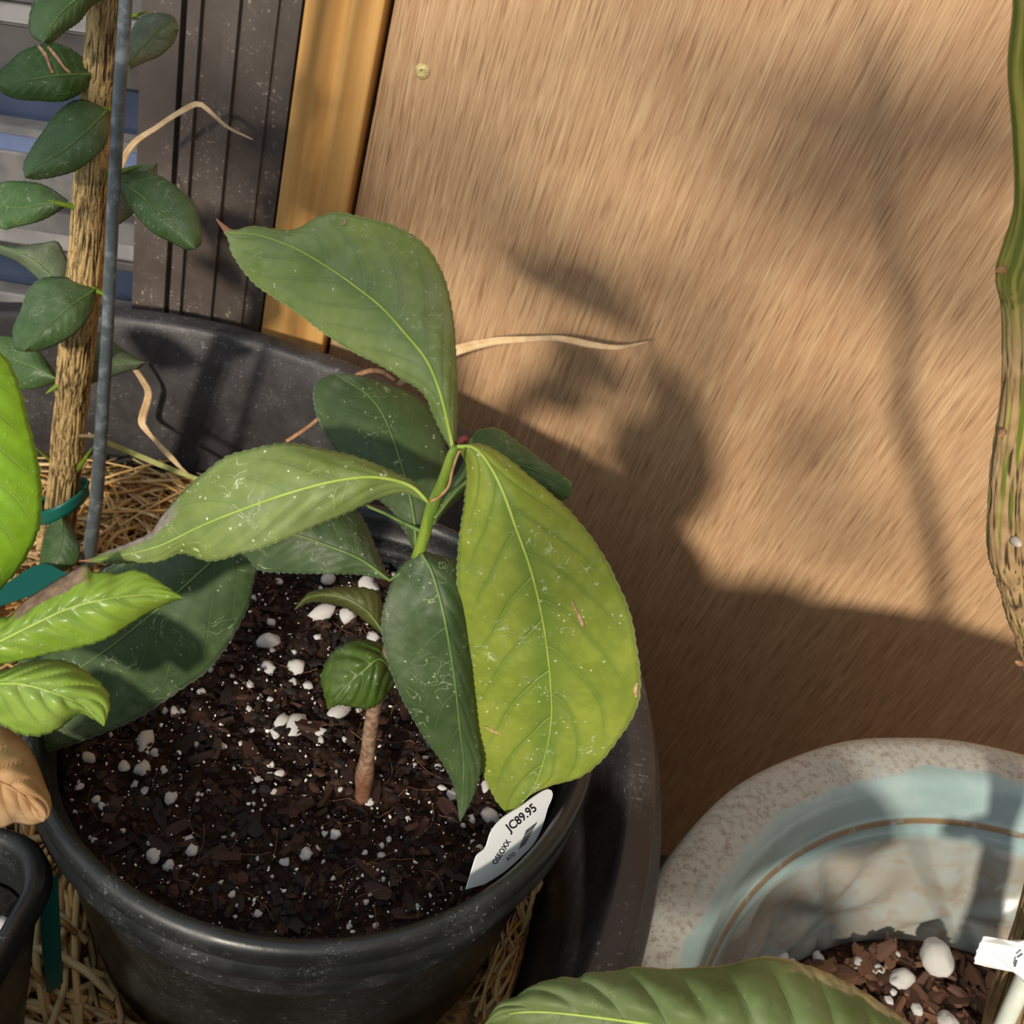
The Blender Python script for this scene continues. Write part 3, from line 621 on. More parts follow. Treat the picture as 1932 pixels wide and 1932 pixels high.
# ------------------------------------------------------------------ square pot and its bright plant
def rrect(x0, y0, x1, y1, r, n=8):
    out = []
    for cx, cy, a0 in ((x1-r, y1-r, 0), (x0+r, y1-r, 90), (x0+r, y0+r, 180), (x1-r, y0+r, 270)):
        for i in range(n+1): a = math.radians(a0+90*i/n); out.append((cx+r*math.cos(a), cy+r*math.sin(a)))
    return out
ZQ = -.012
levels = [(.010, ZQ-.045), (.0085, ZQ-.006), (.0075, ZQ-.001), (.0055, ZQ+.0005), (.003, ZQ), (.0008, ZQ-.004), (0., ZQ-.010), (.0012, ZQ-.0125), (.004, ZQ-.013), (.0065, ZQ-.03), (.022, ZS+.002), (.045, ZS+.002), (.045, ZS+.006), (.026, ZS+.006)]
v = []; f = []
for ins, z in levels: v += [(a, b, z) for a, b in rrect(SQ[0]+ins, SQ[1]+ins, SQ[2]-ins, SQ[3]-ins, .024-ins*.3)]
k = 36; nl = len(levels)
for j in range(nl):
    for i in range(k):
        f.append((j*k+i, j*k+(i+1) % k, ((j+1) % nl)*k+(i+1) % k, ((j+1) % nl)*k+i))
sqp = obj('square_pot', mesh('square_pot', v, f, BLACK)); tag(sqp, 'square black plastic pot with rounded corner and thick lip beside the round black pot', 'pot')
ss = bevel(obj('dark_soil', mesh('dark_soil', [(a, b, ZQ-.030) for a, b in rrect(SQ[0]+.0108, SQ[1]+.0108, SQ[2]-.0108, SQ[3]-.0108, .018)]+[(a, b, ZQ-.040) for a, b in rrect(SQ[0]+.0108, SQ[1]+.0108, SQ[2]-.0108, SQ[3]-.0108, .018)],
     [tuple(range(36)), tuple(range(36, 72))[::-1]]+[(36+i, 36+(i+1) % 36, (i+1) % 36, i) for i in range(36)], m_simple_noise('fine_dark_soil', (.012, .011, .010), (.03, .027, .025), 300, .8, 4, bump=.5))), .001)
tag(ss, 'fine dark soil inside the square black pot', 'soil')
q = oz(2, 1748, ZQ-.026); pz = obj('white_pebble', PM[2]); pz.matrix_basis = Matrix.Translation(tuple(q)) @ Matrix.Scale(.0045, 4); tag(pz, 'small pale grey pebble lying on the soil of the square black pot', 'pebble')
bsx, bsy = -.201, .162
bright = thing('bright_sapling', 'bright green sapling with one dead tan leaf, growing in the square black pot', 'plant', (bsx, bsy, ZQ-.03))
BST = [(bsx, bsy, ZQ-.032), (bsx+.003, bsy+.008, .03), (bsx+.004, bsy+.020, .08), (bsx+.002, bsy+.048, .13), (bsx+.001, bsy+.090, .163)]
BSTEM = m_simple_noise('green_stem', (.16, .24, .04), (.10, .15, .03), 150, .5)
obj('stem', tube('stem', resample(np.c_[BST, np.zeros(5)], 30)[:, :3], np.linspace(.0042, .0022, 30), BSTEM, 12), bright)
def dpx(q): a, b = proj(q); return (a, b, dep(q))
LB1 = m_leaf('leaf_lime', (.17, .34, .018), (.23, .42, .022), (.30, .45, .05), .06, 8, 2., edge=(.3, .45, .12), dust=.02, rough=.4)
LB2 = m_leaf('leaf_bright', (.19, .32, .030), (.25, .38, .045), (.30, .42, .08), .25, 8, 1.6, edge=(.36, .48, .15), dust=.05, rough=.32, blot=(-1, .50, .28, .60, (.33, .225, .155)))
LB3 = m_leaf('leaf_bright_small', (.20, .34, .035), (.28, .41, .07), (.32, .44, .1), .1, 7, 1.8, edge=(.36, .48, .15), dust=.05, rough=.32)
LB4 = m_leaf('leaf_dead', (.42, .235, .10), (.52, .33, .17), (.24, .13, .06), .0, 6, 1.8, edge=(.5, .36, .2), dust=.1, rough=.7, alt=(.5, .25, .09))
b0 = dpx((bsx+.001, bsy+.084, .16)); D = .33
leaf(bright, [(-95,620),(-150,700),(-180,820),(-180,950),(-140,1060),(-80,1120),(-30,1140)], [(-95,620),(-80,720),(-75,840),(-80,960),(-70,1060),(-30,1140)], [(-95,620),(-40,640),(0,665),(22,692),(40,740),(55,800),(70,860),(78,920),(75,990),(55,1040),(25,1085),(-30,1140)],
     [D, D-.008, D-.005, D+.006], .008, .010, LB1, nser=18, pet=[b0, (-110, 600, D), (-95, 620, D)])
b0 = dpx((bsx+.004, bsy+.018, .072)); D = .335
leaf(bright, [(-90,1215),(-60,1190),(0,1166),(20,1164),(45,1136),(90,1106),(130,1082),(160,1067),(174,1080),(198,1080),(222,1084),(250,1076),(280,1085),(312,1106),(345,1128)],
     [(-90,1250),(-60,1237),(0,1210),(60,1180),(130,1148),(200,1130),(270,1122),(310,1123),(345,1128)],
     [(-90,1275),(-60,1268),(0,1253),(50,1243),(100,1231),(150,1221),(200,1205),(240,1181),(280,1155),(320,1136),(345,1128)],
     [D, D-.004, D-.002, D+.008], [.004, .008, .006, 0], .006, LB2, nser=20, ser=2., quilt=.0014, bend=1.6, pet=[b0, (-110, 1262, D), (-90, 1250, D)])
b0 = dpx((bsx+.004, bsy+.016, .058)); D = .34
leaf(bright, [(-90,1285),(-60,1272),(0,1267),(50,1250),(90,1245),(130,1250),(165,1270),(195,1295),(207,1322),(203,1350),(196,1369)], [(-90,1310),(-60,1300),(0,1290),(50,1292),(110,1310),(160,1332),(196,1369)], [(-90,1325),(-60,1340),(0,1365),(35,1383),(75,1388),(110,1375),(135,1355),(152,1346),(175,1355),(196,1369)],
     [D, D-.006, D-.004, D+.006], [.002, .010, .010, 0], .012, LB3, nser=14, nv=7, bend=1.8, quilt=.002, pet=[b0, (-110, 1315, D), (-90, 1310, D)])
b0 = dpx((bsx+.003, bsy+.009, .034)); D = .345
leaf(bright, [(-90,1430),(-50,1385),(0,1372),(40,1394),(65,1430),(85,1480),(96,1510),(94,1535),(82,1549)], [(-90,1470),(-40,1462),(0,1475),(40,1498),(65,1525),(82,1549)], [(-90,1510),(-60,1560),(0,1562),(30,1552),(60,1556),(82,1549)],
     [D, D-.006, D-.002, D+.004], [.006, .014, .012, 0], .016, LB4, ser=.5, nser=14, nv=6, quilt=.0018, mmat=DRY, pet=[b0, (-105, 1468, D), (-90, 1470, D)])
# teal tag hanging behind the square pot lip
ZT = [(97, 1660), (99, 1700), (100, 1780), (103, 1830), (104, 1872)]
tg = [oy(a, b, .206+.0*i) for i, (a, b) in enumerate(ZT)]
ex = np.array([.006, .0015, 0])
wv = [oy(*q_, .186) for q_ in ((80, 1655), (76, 1750), (81, 1815), (88, 1879), (117, 1856), (113, 1780), (107, 1655))]
tp = mesh('teal_tie', wv+[q_+np.array([.0002, .0006, 0]) for q_ in wv], [tuple(range(7)), tuple(range(7, 14))[::-1]]+[(i, (i+1) % 7, 7+(i+1) % 7, 7+i) for i in range(7)], GREENTAPE, smooth=False)
tag(obj('plant_tie', tp), 'teal plastic strip hanging down between the square pot and the round pot', 'plant tie')

# ------------------------------------------------------------------ thorny tree on the left
def barkwob(freq, amp, seed, el=.16):
    def fn(a, L, r, t):
        p_ = Vector((math.cos(a)*freq, math.sin(a)*freq, L*freq/r*el+seed)); p_ += mnoise.noise_vector(p_*.6)*.55
        n1 = abs(mnoise.noise(p_)); n2 = abs(mnoise.noise(p_*2.1+Vector((5, 3, 1)))); h = min(1, n1*3.4)*.72+min(1, n2*3.4)*.28
        return (h-.6)*amp, h
    return fn
tb = oz(98, 1040, ZS+.006); TY = tb[1]
BARK1 = m_bark('citrus_bark', (.64, .44, .19), (.075, .05, .022), None)
tree = thing('thorny_tree', 'small tree with fissured tan bark, green thorns and dark oval leaves beside a grey stake', 'tree', tb)
tpx = [(236, -900, 54), (220, -450, 56), (206, -160, 58), (199, 0, 60), (191, 130, 61), (182, 205, 60), (174, 330, 62), (168, 400, 60), (160, 520, 61), (147, 640, 62), (132, 790, 57), (127, 850, 58), (122, 900, 54), (113, 980, 58), (101, 1060, 64), (97, 1085, 66)]
tp_ = resample(tpx, 620); T3 = [oy(a, b, TY) for a, b, c in tp_]; TRD = [c*.5*dep(q)/F for q, (a, b, c) in zip(T3, tp_)]
for i, (a, b, c) in enumerate(tp_):
    for yk in (200, 540, 820, 130): TRD[i] *= 1+.05*math.exp(-((b-yk)/14)**2)
trunk = obj('trunk', tube('trunk', T3, TRD, BARK1, 96, barkwob(6.0, .0013, 3., .055)), tree)
THORN = m_simple_noise('thorn', (.13, .22, .015), (.20, .28, .03), 200, .4); THB = m_simple_noise('thorn_brown', (.20, .14, .09), (.3, .22, .14), 200, .5)
for (a, b, r_, m_) in (((203,330),(276,311),5,THORN),((156,395),(90,378),6,THORN),((168,541),(206,560),6,THORN),((183,204),(212,207),6,THORN),((118,722),(86,743),6,THORN),((150,822),(224,822),3.6,THB),((96,868),(68,845),4,THORN),((148,885),(176,842),4.5,THORN),((222,40),(282,20),4.5,THORN)):
    p0 = oy(*a, TY-.004); p1 = oy(*b, TY-.012); pts = [p0+(p1-p0)*t for t in np.linspace(0, 1, 8)]
    obj('thorn', tube('thorn', pts, [r_*dep(p0)/F*x for x in (1.2, 1, .92, .85, .75, .6, .35, .08)], m_, 8), trunk)
LT = m_leaf('leaf_citrus', (.060, .120, .038), (.088, .155, .055), (.14, .24, .07), .25, 9, 1.4, edge=(.24, .34, .24), dust=.14, rough=.4, mid=.15, alt=(.04, .09, .03))
LTG = m_leaf('leaf_citrus_grey', (.105, .145, .085), (.14, .18, .105), (.08, .12, .05), .1, 9, 1.4, edge=(.3, .36, .26), dust=.3, rough=.55)
LTM = m_leaf('leaf_citrus_mined', (.045, .10, .020), (.06, .125, .03), (.15, .25, .05), .25, 9, 1.4,  edge=(.24, .34, .24), dust=.1, rough=.4)
def tl(A, Mm, B, off, m, e=.006, **kw):
    ds = [dep(oy(Mm[0][0], Mm[0][1], TY))+o_ for o_ in off]
    return leaf(tree, A, Mm, B, ds, e, e, m, ser=1.5, nser=18, nt=90, ns=9, quilt=.0004, mr=(.0006, .00015), mmat=MIDDARK, **kw)
tl([(205,-20),(150,-70),(95,-50),(70,-10),(58,20),(55,55),(66,72),(82,81)], [(205,-15),(170,-15),(130,10),(100,45),(82,81)], [(205,-8),(172,12),(150,40),(120,61),(98,80),(82,81)], [-.012,-.022,-.026,-.026], LT)
lft = tl([(172,138),(157,110),(122,86),(85,82),(45,95),(20,115),(0,136),(-4,162)], [(172,140),(120,141),(60,150),(20,158),(-4,162)], [(172,146),(160,170),(120,191),(75,190),(35,187),(6,176),(-4,162)], [-.008,-.016,-.016,-.01], LTM)
for pp in ([(72,86),(85,102),(95,128),(100,138)], [(90,88),(105,105),(122,128),(134,138)]): scar(lft, pp, [5, 7, 5, 6], SCAR, 'mined_streak')
tl([(202,203),(165,190),(137,191),(105,215),(80,250),(60,280),(45,310),(47,335)], [(204,206),(150,260),(110,290),(68,314),(47,335)], [(206,212),(203,250),(190,285),(150,318),(110,332),(70,338),(47,335)], [-.010,-.022,-.024,-.02], LT)
tl([(128,378),(85,350),(40,342),(0,346),(-40,372)], [(128,383),(80,385),(30,392),(-40,372)], [(128,388),(80,415),(30,428),(0,429),(-40,372)], [-.004,-.006,0,.006], LT, pet=[(156, 400, dep(oy(156, 400, TY))-.006), (140, 390, dep(oy(140, 390, TY))-.006), (128, 383, dep(oy(128, 383, TY))-.004)])
tl([(130,545),(131,505),(122,480),(108,456),(80,459),(30,464),(0,460),(-10,458)], [(115,540),(75,500),(40,478),(0,464),(-10,458)], [(85,545),(72,526),(58,513),(35,495),(0,478),(-10,458)], [.004,.002,0,.0], LTG)
tl([(178,545),(145,528),(100,522),(70,530),(50,555),(38,590),(25,620),(28,655),(45,663)], [(179,546),(130,580),(90,615),(60,645),(45,663)], [(180,550),(177,578),(165,602),(140,630),(110,648),(75,661),(45,663)], [-.010,-.022,-.024,-.02], LT)
tl([(110,712),(80,670),(50,645),(10,633),(-30,640)], [(110,716),(60,690),(20,675),(-30,640)], [(108,720),(70,733),(40,735),(0,726),(-30,640)], [-.002,-.004,0,0], LT)
tl([(205,328),(250,321),(297,330),(340,358),(368,390),(378,430),(380,458),(368,470)], [(207,334),(255,360),(300,400),(335,432),(368,470)], [(208,345),(235,375),(260,410),(290,440),(320,455),(350,470),(368,470)], [-.010,-.022,-.022,-.018], LT)
tl([(200,430),(198,380),(215,330),(250,314),(297,309)], [(203,432),(225,380),(255,340),(297,309)], [(206,434),(235,416),(265,390),(292,345),(297,309)], [.012,.016,.018,.02], LTG)
tl([(240,122),(242,80),(255,45),(275,28),(305,25),(328,33),(337,55)], [(245,118),(280,76),(312,48),(337,55)], [(246,130),(275,116),(300,106),(326,82),(337,55)], [.008,.012,.014,.02], LTG, pet=[(205, 150, dep(oy(205, 150, TY))), (230, 135, dep(oy(230, 135, TY))+.008), (245, 118, dep(oy(245, 118, TY))+.008)])
tl([(172,625),(190,628),(210,642),(240,665),(266,678),(273,684)], [(168,680),(200,680),(235,684),(273,684)], [(172,724),(205,713),(240,700),(262,695),(273,684)], [.012,.016,.018,.02], LTG)
tl([(115,970),(95,985),(82,1020),(75,1060),(78,1085),(90,1092)], [(116,970),(117,1020),(103,1060),(90,1092)], [(118,970),(140,1005),(152,1040),(142,1065),(112,1082),(90,1092)], [-.018,-.026,-.028,-.028], LT, pet=[(118, 950, dep(oy(118, 950, TY))), (117, 958, dep(oy(118, 950, TY))-.014), (116, 970, dep(oy(118, 970, TY))-.018)])
# grey stake
STK = m_simple_noise('stake_metal', (.085, .105, .115), (.26, .29, .31), 90, .38, 5, .5, .45, .72)
spx = [(285, -900, 30), (258, -450, 29), (240, -160, 28), (237, 0, 27), (225, 180, 26), (213, 400, 25), (204, 600, 24), (192, 800, 25), (182, 940, 26), (167, 1052, 28), (163, 1075, 28)]
s_ = resample(spx, 120); st = [oy(a, b, TY-.022) for a, b, c in s_]; n0 = [q for q in st if q[2] > ZS+.004]
sto = obj('support_stake', tube('support_stake', n0, [c*.47*dep(q)/F for q, (a, b, c) in zip(n0, s_)], STK, 20)); tag(sto, 'slim grey weathered metal stake standing along the thorny tree trunk', 'stake')
# teal tie around the trunk with a loose tail
lp = []
for a in np.linspace(0, 2*math.pi, 33): lp.append(np.array([T3[-45][0]+.017*math.cos(a), T3[-45][1]+.017*math.sin(a), T3[-45][2]+.012*math.cos(a)]))
tie = thing('tree_tie', 'teal plastic tie looped round the base of the thorny tree trunk', 'plant tie', tb)
solid(obj('loop', ribbon('loop', lp, .010, [(q-np.mean(lp, axis=0))*np.array([1, 1, 0]) for q in lp], GREENTAPE), tie), .0008)
tv = [oz(a, b, -.128+.0001*a) for a, b in resample([(168,1058),(150,1072),(128,1082),(76,1064),(0,1108),(-30,1128),(-30,1160),(0,1143),(60,1122),(112,1100),(150,1085)], 40)]
k = len(tv); obj('tail', mesh('tail', tv+[q_-np.array([0, 0, .0008]) for q_ in tv], [tuple(range(k)), tuple(range(k, 2*k))[::-1]]+[(i, (i+1) % k, k+(i+1) % k, k+i) for i in range(k)], GREENTAPE, smooth=False), tie)

# ------------------------------------------------------------------ dry grass blades
GRASS = m_simple_noise('dry_grass', (.56, .37, .19), (.68, .50, .29), 120, .6); GRASSG = m_simple_noise('green_straw', (.38, .42, .12), (.50, .50, .2), 100, .5)
def blade(pts, wpx, label, ys, m=GRASS, twist=0.):
    p_ = resample([(a, b, y_) for (a, b), y_ in zip(pts, ys)], 50); q3 = np.array([oy(a, b, y_) for a, b, y_ in p_])
    w_ = np.interp(np.linspace(0, 1, 50), np.linspace(0, 1, len(wpx)), wpx); w3 = [x*dep(q)/F for x, q in zip(w_, q3)]
    nr = [(CC-q)/np.linalg.norm(CC-q)+np.array([0, 0, twist*math.sin(i*.25)]) for i, q in enumerate(q3)]
    o = solid(obj('dry_grass_blade', ribbon('dry_grass_blade', q3, w3, nr, m, curl=.15)), .0004); tag(o, label, 'dry grass', 'dry grass blades'); return o
blade([(196,560),(205,420),(238,290),(300,238),(350,206),(376,196),(398,212),(430,240),(476,263)], [8,9,12,13,11,9,10,7,2], 'bent tan dry grass blade arching up behind the grey stake', [.50,.55,.60,.61,.61,.61,.605,.60,.595], twist=.5)
blade([(740,735),(800,690),(860,661),(930,644),(1000,640),(1055,639),(1120,651),(1170,655),(1222,645)], [8,14,20,17,12,10,13,9,2], 'tan dry grass blade pointing along the plywood behind the top leaf', [.625]*9, twist=.4)
blade([(250,690),(270,720),(280,745),(268,790),(275,810),(305,845),(335,875),(365,905)], [8,11,13,14,7,10,9,6], 'twisted tan dry grass blade hanging down inside the tub wall', [.58,.58,.58,.575,.57,.56,.55,.54], twist=.7)
blade([(165,820),(250,855),(310,880),(375,905)], [9,10,10,8], 'pale green straw stem leaning across the straw bedding', [.50,.51,.515,.52], GRASSG)
blade([(540,833),(575,810),(600,790),(630,760),(660,720),(685,703),(715,700),(745,718)], [6,6,6,7,8,8,8,5], 'thin curled brown grass blade hooked over the tub rim', [.53,.54,.55,.56,.57,.58,.58,.575], DRY)

# ------------------------------------------------------------------ pale blue glazed pot
BC = np.array([.3377, .1911]); BR = .2414; BZ = -.075
def relief(a, r, z, j):
    if 26 <= j <= 60:
        zz = (z+.145)/.045; h = 0.
        for c0 in np.arange(0, 2*math.pi, math.radians(30)):
            d = (a-c0+math.pi) % (2*math.pi)-math.pi
            if abs(d) > .33: continue
            X_ = d/.25; ang = math.atan2(zz+.6, X_*1.2); rad = math.hypot(X_, (zz+.6)*.8)
            h += .0070*math.exp(-((rad-.62)/.42)**2)*(.55+.45*math.cos(ang*7))
        h += .0016*math.sin(a*48+zz*3)*max(0, zz)*.3
        return r-h, z
    if j < 6: return r*(1+.0035*mnoise.noise((math.cos(a)*5, math.sin(a)*5, j*.3))), z+.0012*mnoise.noise((math.cos(a)*4, math.sin(a)*4, 9))
    return r, z
prof = [(BR-.006, BZ-.024), (BR-.001, BZ-.020), (BR, BZ-.012), (BR-.0015, BZ-.004), (BR-.0055, BZ-.0005), (BR-.012, BZ+.0008), (BR-.022, BZ+.001), (BR-.029, BZ+.0008), (BR-.033, BZ-.0005), (BR-.036, BZ-.004), (BR-.0375, BZ-.009),
        (BR-.0395, BZ-.016), (BR-.0415, BZ-.023), (BR-.0428, BZ-.0272), (BR-.0445, BZ-.0282), (BR-.0452, BZ-.030), (BR-.0452, BZ-.034), (BR-.047, BZ-.036)]
while len(prof) < 26: prof.append((prof[-1][0]-.0002, prof[-1][1]-.0006))
r0, z0 = prof[-1]
for t in np.linspace(0, 1, 36)[1:]: prof.append((r0-.028*t**1.5, z0+(-.205-z0)*t))
prof += [(.10, -.215), (.10, ZF+.012), (.10, ZF+.001), (.16, ZF+.001), (.19, -.28), (.205, -.17), (.212, -.115), (BR-.012, BZ-.028)]
GL = mat('blue_glaze', (.3, .45, .45), .28, .5); n_ = N(GL); c = n_.coord(); x_ = n_.node('ShaderNodeSeparateXYZ'); n_.link(c, x_.inputs[0]); z_ = x_.outputs[2]
rad = n_.math('SQRT', n_.math('ADD', n_.math('POWER', n_.math('SUBTRACT', x_.outputs[0], float(BC[0])), 2.), n_.math('POWER', n_.math('SUBTRACT', x_.outputs[1], float(BC[1])), 2.)))
sp_ = n_.noise(c, 260, 5, .75); lg = n_.noise(c, 26, 4, .6)
glz = n_.mix(n_.ramp(lg, .35, .65), (.27, .385, .39), (.34, .45, .455))
low = n_.mix(n_.ramp(n_.noise(c, 45, 3), .35, .65), (.29, .275, .235), (.30, .33, .315))
col = n_.mix(n_.ramp(z_, BZ-.044, BZ-.036, 1, 0), glz, low)
dirt = n_.mix(n_.ramp(sp_, .43, .70), (.44, .44, .40), (.24, .205, .16))
dm = n_.math('MULTIPLY', n_.ramp(n_.math('ADD', rad, n_.math('MULTIPLY', n_.math('SUBTRACT', lg, .5), .02)), BR-.030, BR-.026), n_.ramp(z_, BZ-.006, BZ-.002))
dm = n_.math('MULTIPLY', dm, n_.ramp(n_.noise(c, 60, 4, .7), .25, .5, .35, .95))
col = n_.mix(dm, col, dirt)
ring = n_.math('MULTIPLY', n_.ramp(n_.math('ABSOLUTE', n_.math('SUBTRACT', z_, BZ-.0285)), .0006, .0022, 1, 0), n_.ramp(rad, BR-.06, BR-.05))
ring = n_.math('MULTIPLY', ring, n_.ramp(rad, BR-.03, BR-.025, 1, 0))
col = n_.mix(n_.math('MULTIPLY', ring, n_.ramp(n_.noise(c, 120, 3), .3, .5, .4, .95)), col, (.20, .12, .055))
st_ = n_.math('MULTIPLY', n_.ramp(z_, BZ-.05, BZ-.06), n_.ramp(n_.noise(n_.map(c, (1, 1, 2)), 55, 3, .6, 1.), .5, .62))
col = n_.mix(n_.math('MULTIPLY', st_, .4), col, (.27, .19, .11))
n_.color(col); n_.rough(n_.mix(dm, (.27, .27, .27), (.8, .8, .8)))
bp = obj('glazed_pot', lathe('glazed_pot', prof, BC, GL, 220, relief)); tag(bp, 'large pale blue glazed ceramic pot with dirty flat rim and petal relief inside', 'pot')
ZB = -.186
bsoil = thing('bark_mix', 'coarse bark and perlite potting mix inside the pale blue glazed pot', 'soil', (BC[0], BC[1], ZB))
obj('soil_surface', disc('soil_surface', BC, .1655, ZB, m_simple_noise('soil2', (.018, .010, .007), (.07, .033, .02), 200, .95, 4, .1, bump=.8), .006, 30, 96, -.204, 60), bsoil)
def bsz(x_, y_): return ZB+.006*mnoise.fractal((x_*60, y_*60, 0), 1., 2., 4)
grit('bark_crumbs', 1500, BC, .160, bsz, .0015, .0055, m_random('crumb2', [(.03, .015, .010), (.075, .034, .02), (.12, .055, .03), (.05, .03, .024)], .75, 'rnd', .3), bsoil, .45)
BCH2 = m_random('bark_chip_red', [(.06, .03, .02), (.13, .058, .034), (.21, .10, .055), (.095, .05, .036), (.28, .15, .075)], .7, None, .35, 260)
CM2 = [chip(i+20, BCH2) for i in range(6)]
BPM = [blob('perlite_chunk', i+20, PERL, 3, .28) for i in range(4)]
for (px, py, rx) in ((1705,1842,26),(1765,1812,34),(1662,1822,16),(1620,1815,12),(1552,1798,12),(1600,1838,10),(1575,1835,10),(1673,1788,11),(1700,1798,9),(1690,1865,8),(1683,1882,10),(1733,1902,14),(1745,1912,6),(1790,1825,9),(1810,1912,10),(1790,1930,22),(1480,1802,14),(1500,1808,8),(1845,1922,8),(1610,1845,9)):
    q = oz(px, py, ZB+.008); s = rx*dep(q)/F; place('perlite_chunk', random.choice(BPM), (q[0], q[1], bsz(q[0], q[1])+s*.75), s, bsoil, bsoil, .8)
for i in range(230):
    px, py = random.uniform(1330, 1932), random.uniform(1780, 1990); q = oz(px, py, ZB)
    if np.hypot(*(q[:2]-BC)) > .156: continue
    o = obj('bark_chip', random.choice(CM2), bsoil); L = random.uniform(.004, .012)
    o.matrix_basis = Matrix.Translation((q[0], q[1], bsz(q[0], q[1])+.003)) @ Matrix.Rotation(random.uniform(0, 6.3), 4, 'Z') @ Matrix.Rotation(random.uniform(-.5, .5), 4, 'X') @ Matrix.Rotation(random.uniform(-.4, .4), 4, 'Y') @ Matrix.Diagonal((L, L*random.uniform(.3, .6), L*.2, 1))
    o.matrix_parent_inverse = bsoil.matrix_basis.inverted()

# ------------------------------------------------------------------ right-hand tree in the glazed pot
rb = oz(1885, 1975, ZB); RY = rb[1]
rtree = thing('green_barked_tree', 'young tree with striped green and brown bark rooted in the pale blue pot', 'tree', rb)
rpx = [(1990,-900,66),(1965,-450,70),(1955,-160,72),(1952,0,74),(1942,110,74),(1946,220,68),(1948,330,62),(1944,400,60),(1930,470,74),(1918,515,72),(1922,570,60),(1926,640,62),(1924,730,62),(1917,800,64),(1908,860,64),(1904,930,70),(1902,1000,70),(1905,1050,70),(1916,1090,64),(1930,1150,60),(1948,1210,56),(1966,1300,54),(1982,1420,56),(1984,1540,58),(1972,1650,60),(1952,1740,62),(1925,1820,64),(1902,1890,66),(1888,1950,68),(1884,1978,70)]
PALE = mat('pale_scar', (.55, .50, .42), .8)
BARK2 = mat('striped_bark', rough=.65, spec=.3); n_ = N(BARK2); c = n_.coord(); b_ = n_.attr('bark'); x_ = n_.node('ShaderNodeSeparateXYZ'); n_.link(c, x_.inputs[0])
uvc = n_.map(n_.coord('UV'), (7, 9, 1)); sn = n_.noise(uvc, 1.6, 3, .6)
tan = n_.mix(n_.ramp(n_.noise(c, 90, 3), .35, .65), (.40, .27, .13), (.28, .18, .08))
grn = n_.mix(n_.ramp(n_.noise(uvc, 2.3, 2), .4, .62), (.12, .15, .02), (.32, .29, .06))
tan = n_.mix(n_.ramp(b_, .22, .6), (.05, .034, .016), tan)
gm = n_.math('MULTIPLY', n_.ramp(x_.outputs[2], -.03, .12), n_.ramp(sn, .54, .64)); gm = n_.math('MAXIMUM', gm, n_.ramp(x_.outputs[2], .22, .26))
n_.color(n_.mix(gm, tan, grn))
r_ = resample(rpx, 600); R3 = [oy(a, b, RY+.02*math.sin(math.pi*min(1, max(0, (1978-b)/1978)))) for a, b, c in r_]; RRD = [c_*.5*dep(q)/F for q, (a, b, c_) in zip(R3, r_)]
wf = barkwob(5.2, .0013, 11., .06)
def wob2(a, L, r, t): h = wf(a, L, r, t); k = min(1, max(.15, (t-.42)*6)); return h[0]*k, h[1]
rtr = obj('trunk', tube('trunk', R3, RRD, BARK2, 72, wob2), rtree)
for (a, b, wd, m_) in (((1896,508),(1880,512),9,BARK2),((1892,815),(1884,825),7,BARK2),((1926,1252),(1916,1248),6,DRY),((1915,1020),(1925,1030),9,PALE)):
    p0 = oy(*a, RY+.012); p1 = oy(*b, RY+.006); obj('bark_knot', tube('bark_knot', [p0+(p1-p0)*t for t in np.linspace(0, 1, 6)], [wd*dep(p0)/F*x for x in (1.1, 1, .95, .8, .55, .1)], m_ if m_ is not BARK2 else DRY, 10), rtr)
LF_ = m_leaf('leaf_front', (.115, .165, .050), (.155, .205, .075), (.14, .19, .07), .12, 11, 1.2, edge=(.55, .52, .28), dust=.12, rough=.55, mid=.25, alt=(.09, .14, .03), blot=(1, .86, .02, .40, (.52, .47, .24)))
fd = .352
leaf(rtree, [(1800,2090),(1720,2160),(1600,2170),(1400,2140),(1200,2080),(1050,2020),(960,1975),(916,1932)],
     [(1800,2080),(1650,2020),(1500,1985),(1300,1945),(1150,1922),(1020,1909),(950,1915),(916,1932)],
     [(1800,2070),(1775,2010),(1735,1950),(1712,1928),(1680,1906),(1640,1878),(1590,1850),(1545,1829),(1490,1812),(1440,1805),(1365,1822),(1320,1825),(1262,1829),(1200,1825),(1160,1833),(1110,1836),(1090,1846),(1058,1845),(1005,1860),(975,1880),(940,1895),(916,1932)],
     [fd+.03, fd+.005, fd-.005, fd, fd+.01], .02, [.01, .022, .022, .012, .0], LF_, nser=24, ser=2., nv=11, bend=1.2, quilt=.0034, nt=150, ns=18, mr=(.0016, .0003), pet=[(1893, 1940, dep(rb)-.02), (1870, 2040, dep(rb)-.04), (1830, 2085, fd+.03), (1800, 2080, fd+.03)])
# white stake and paper flag by the trunk
WST = m_simple_noise('white_tube', (.62, .67, .58), (.72, .75, .68), 60, .4)
wp = [P(a, b, dep(rb)-.052+dd) for a, b, dd in ((1860, 2010, .012), (1900, 1920, 0), (1940, 1832, -.014), (1985, 1740, -.03), (2040, 1630, -.05))]
ws = obj('white_stake', tube('white_stake', wp, .0046, WST, 18)); tag(ws, 'white plastic tube stake leaning against the trunk in the pale blue pot', 'stake')
fl = [(1838,1818),(1840,1806),(1844,1792),(1850,1778),(1857,1766),(1890,1772),(1920,1778),(1960,1768),(1985,1790),(1975,1880),(1945,1866),(1925,1848),(1912,1834),(1900,1832),(1868,1826)]
fo = resample(fl+[fl[0]], 90, False)[:-1]
fdp = dep(R3[-60])-.020
fv = []
def flp(a, b, lift=0.): return P(a, b, fdp-.006*math.exp(-((a-1925)/25)**2)+.004*math.sin((a-1838)/40)-lift)
fl3 = [flp(a+(1.2*math.sin(i*2.2) if a < 1858 else 0), b) for i, (a, b) in enumerate(fo)]
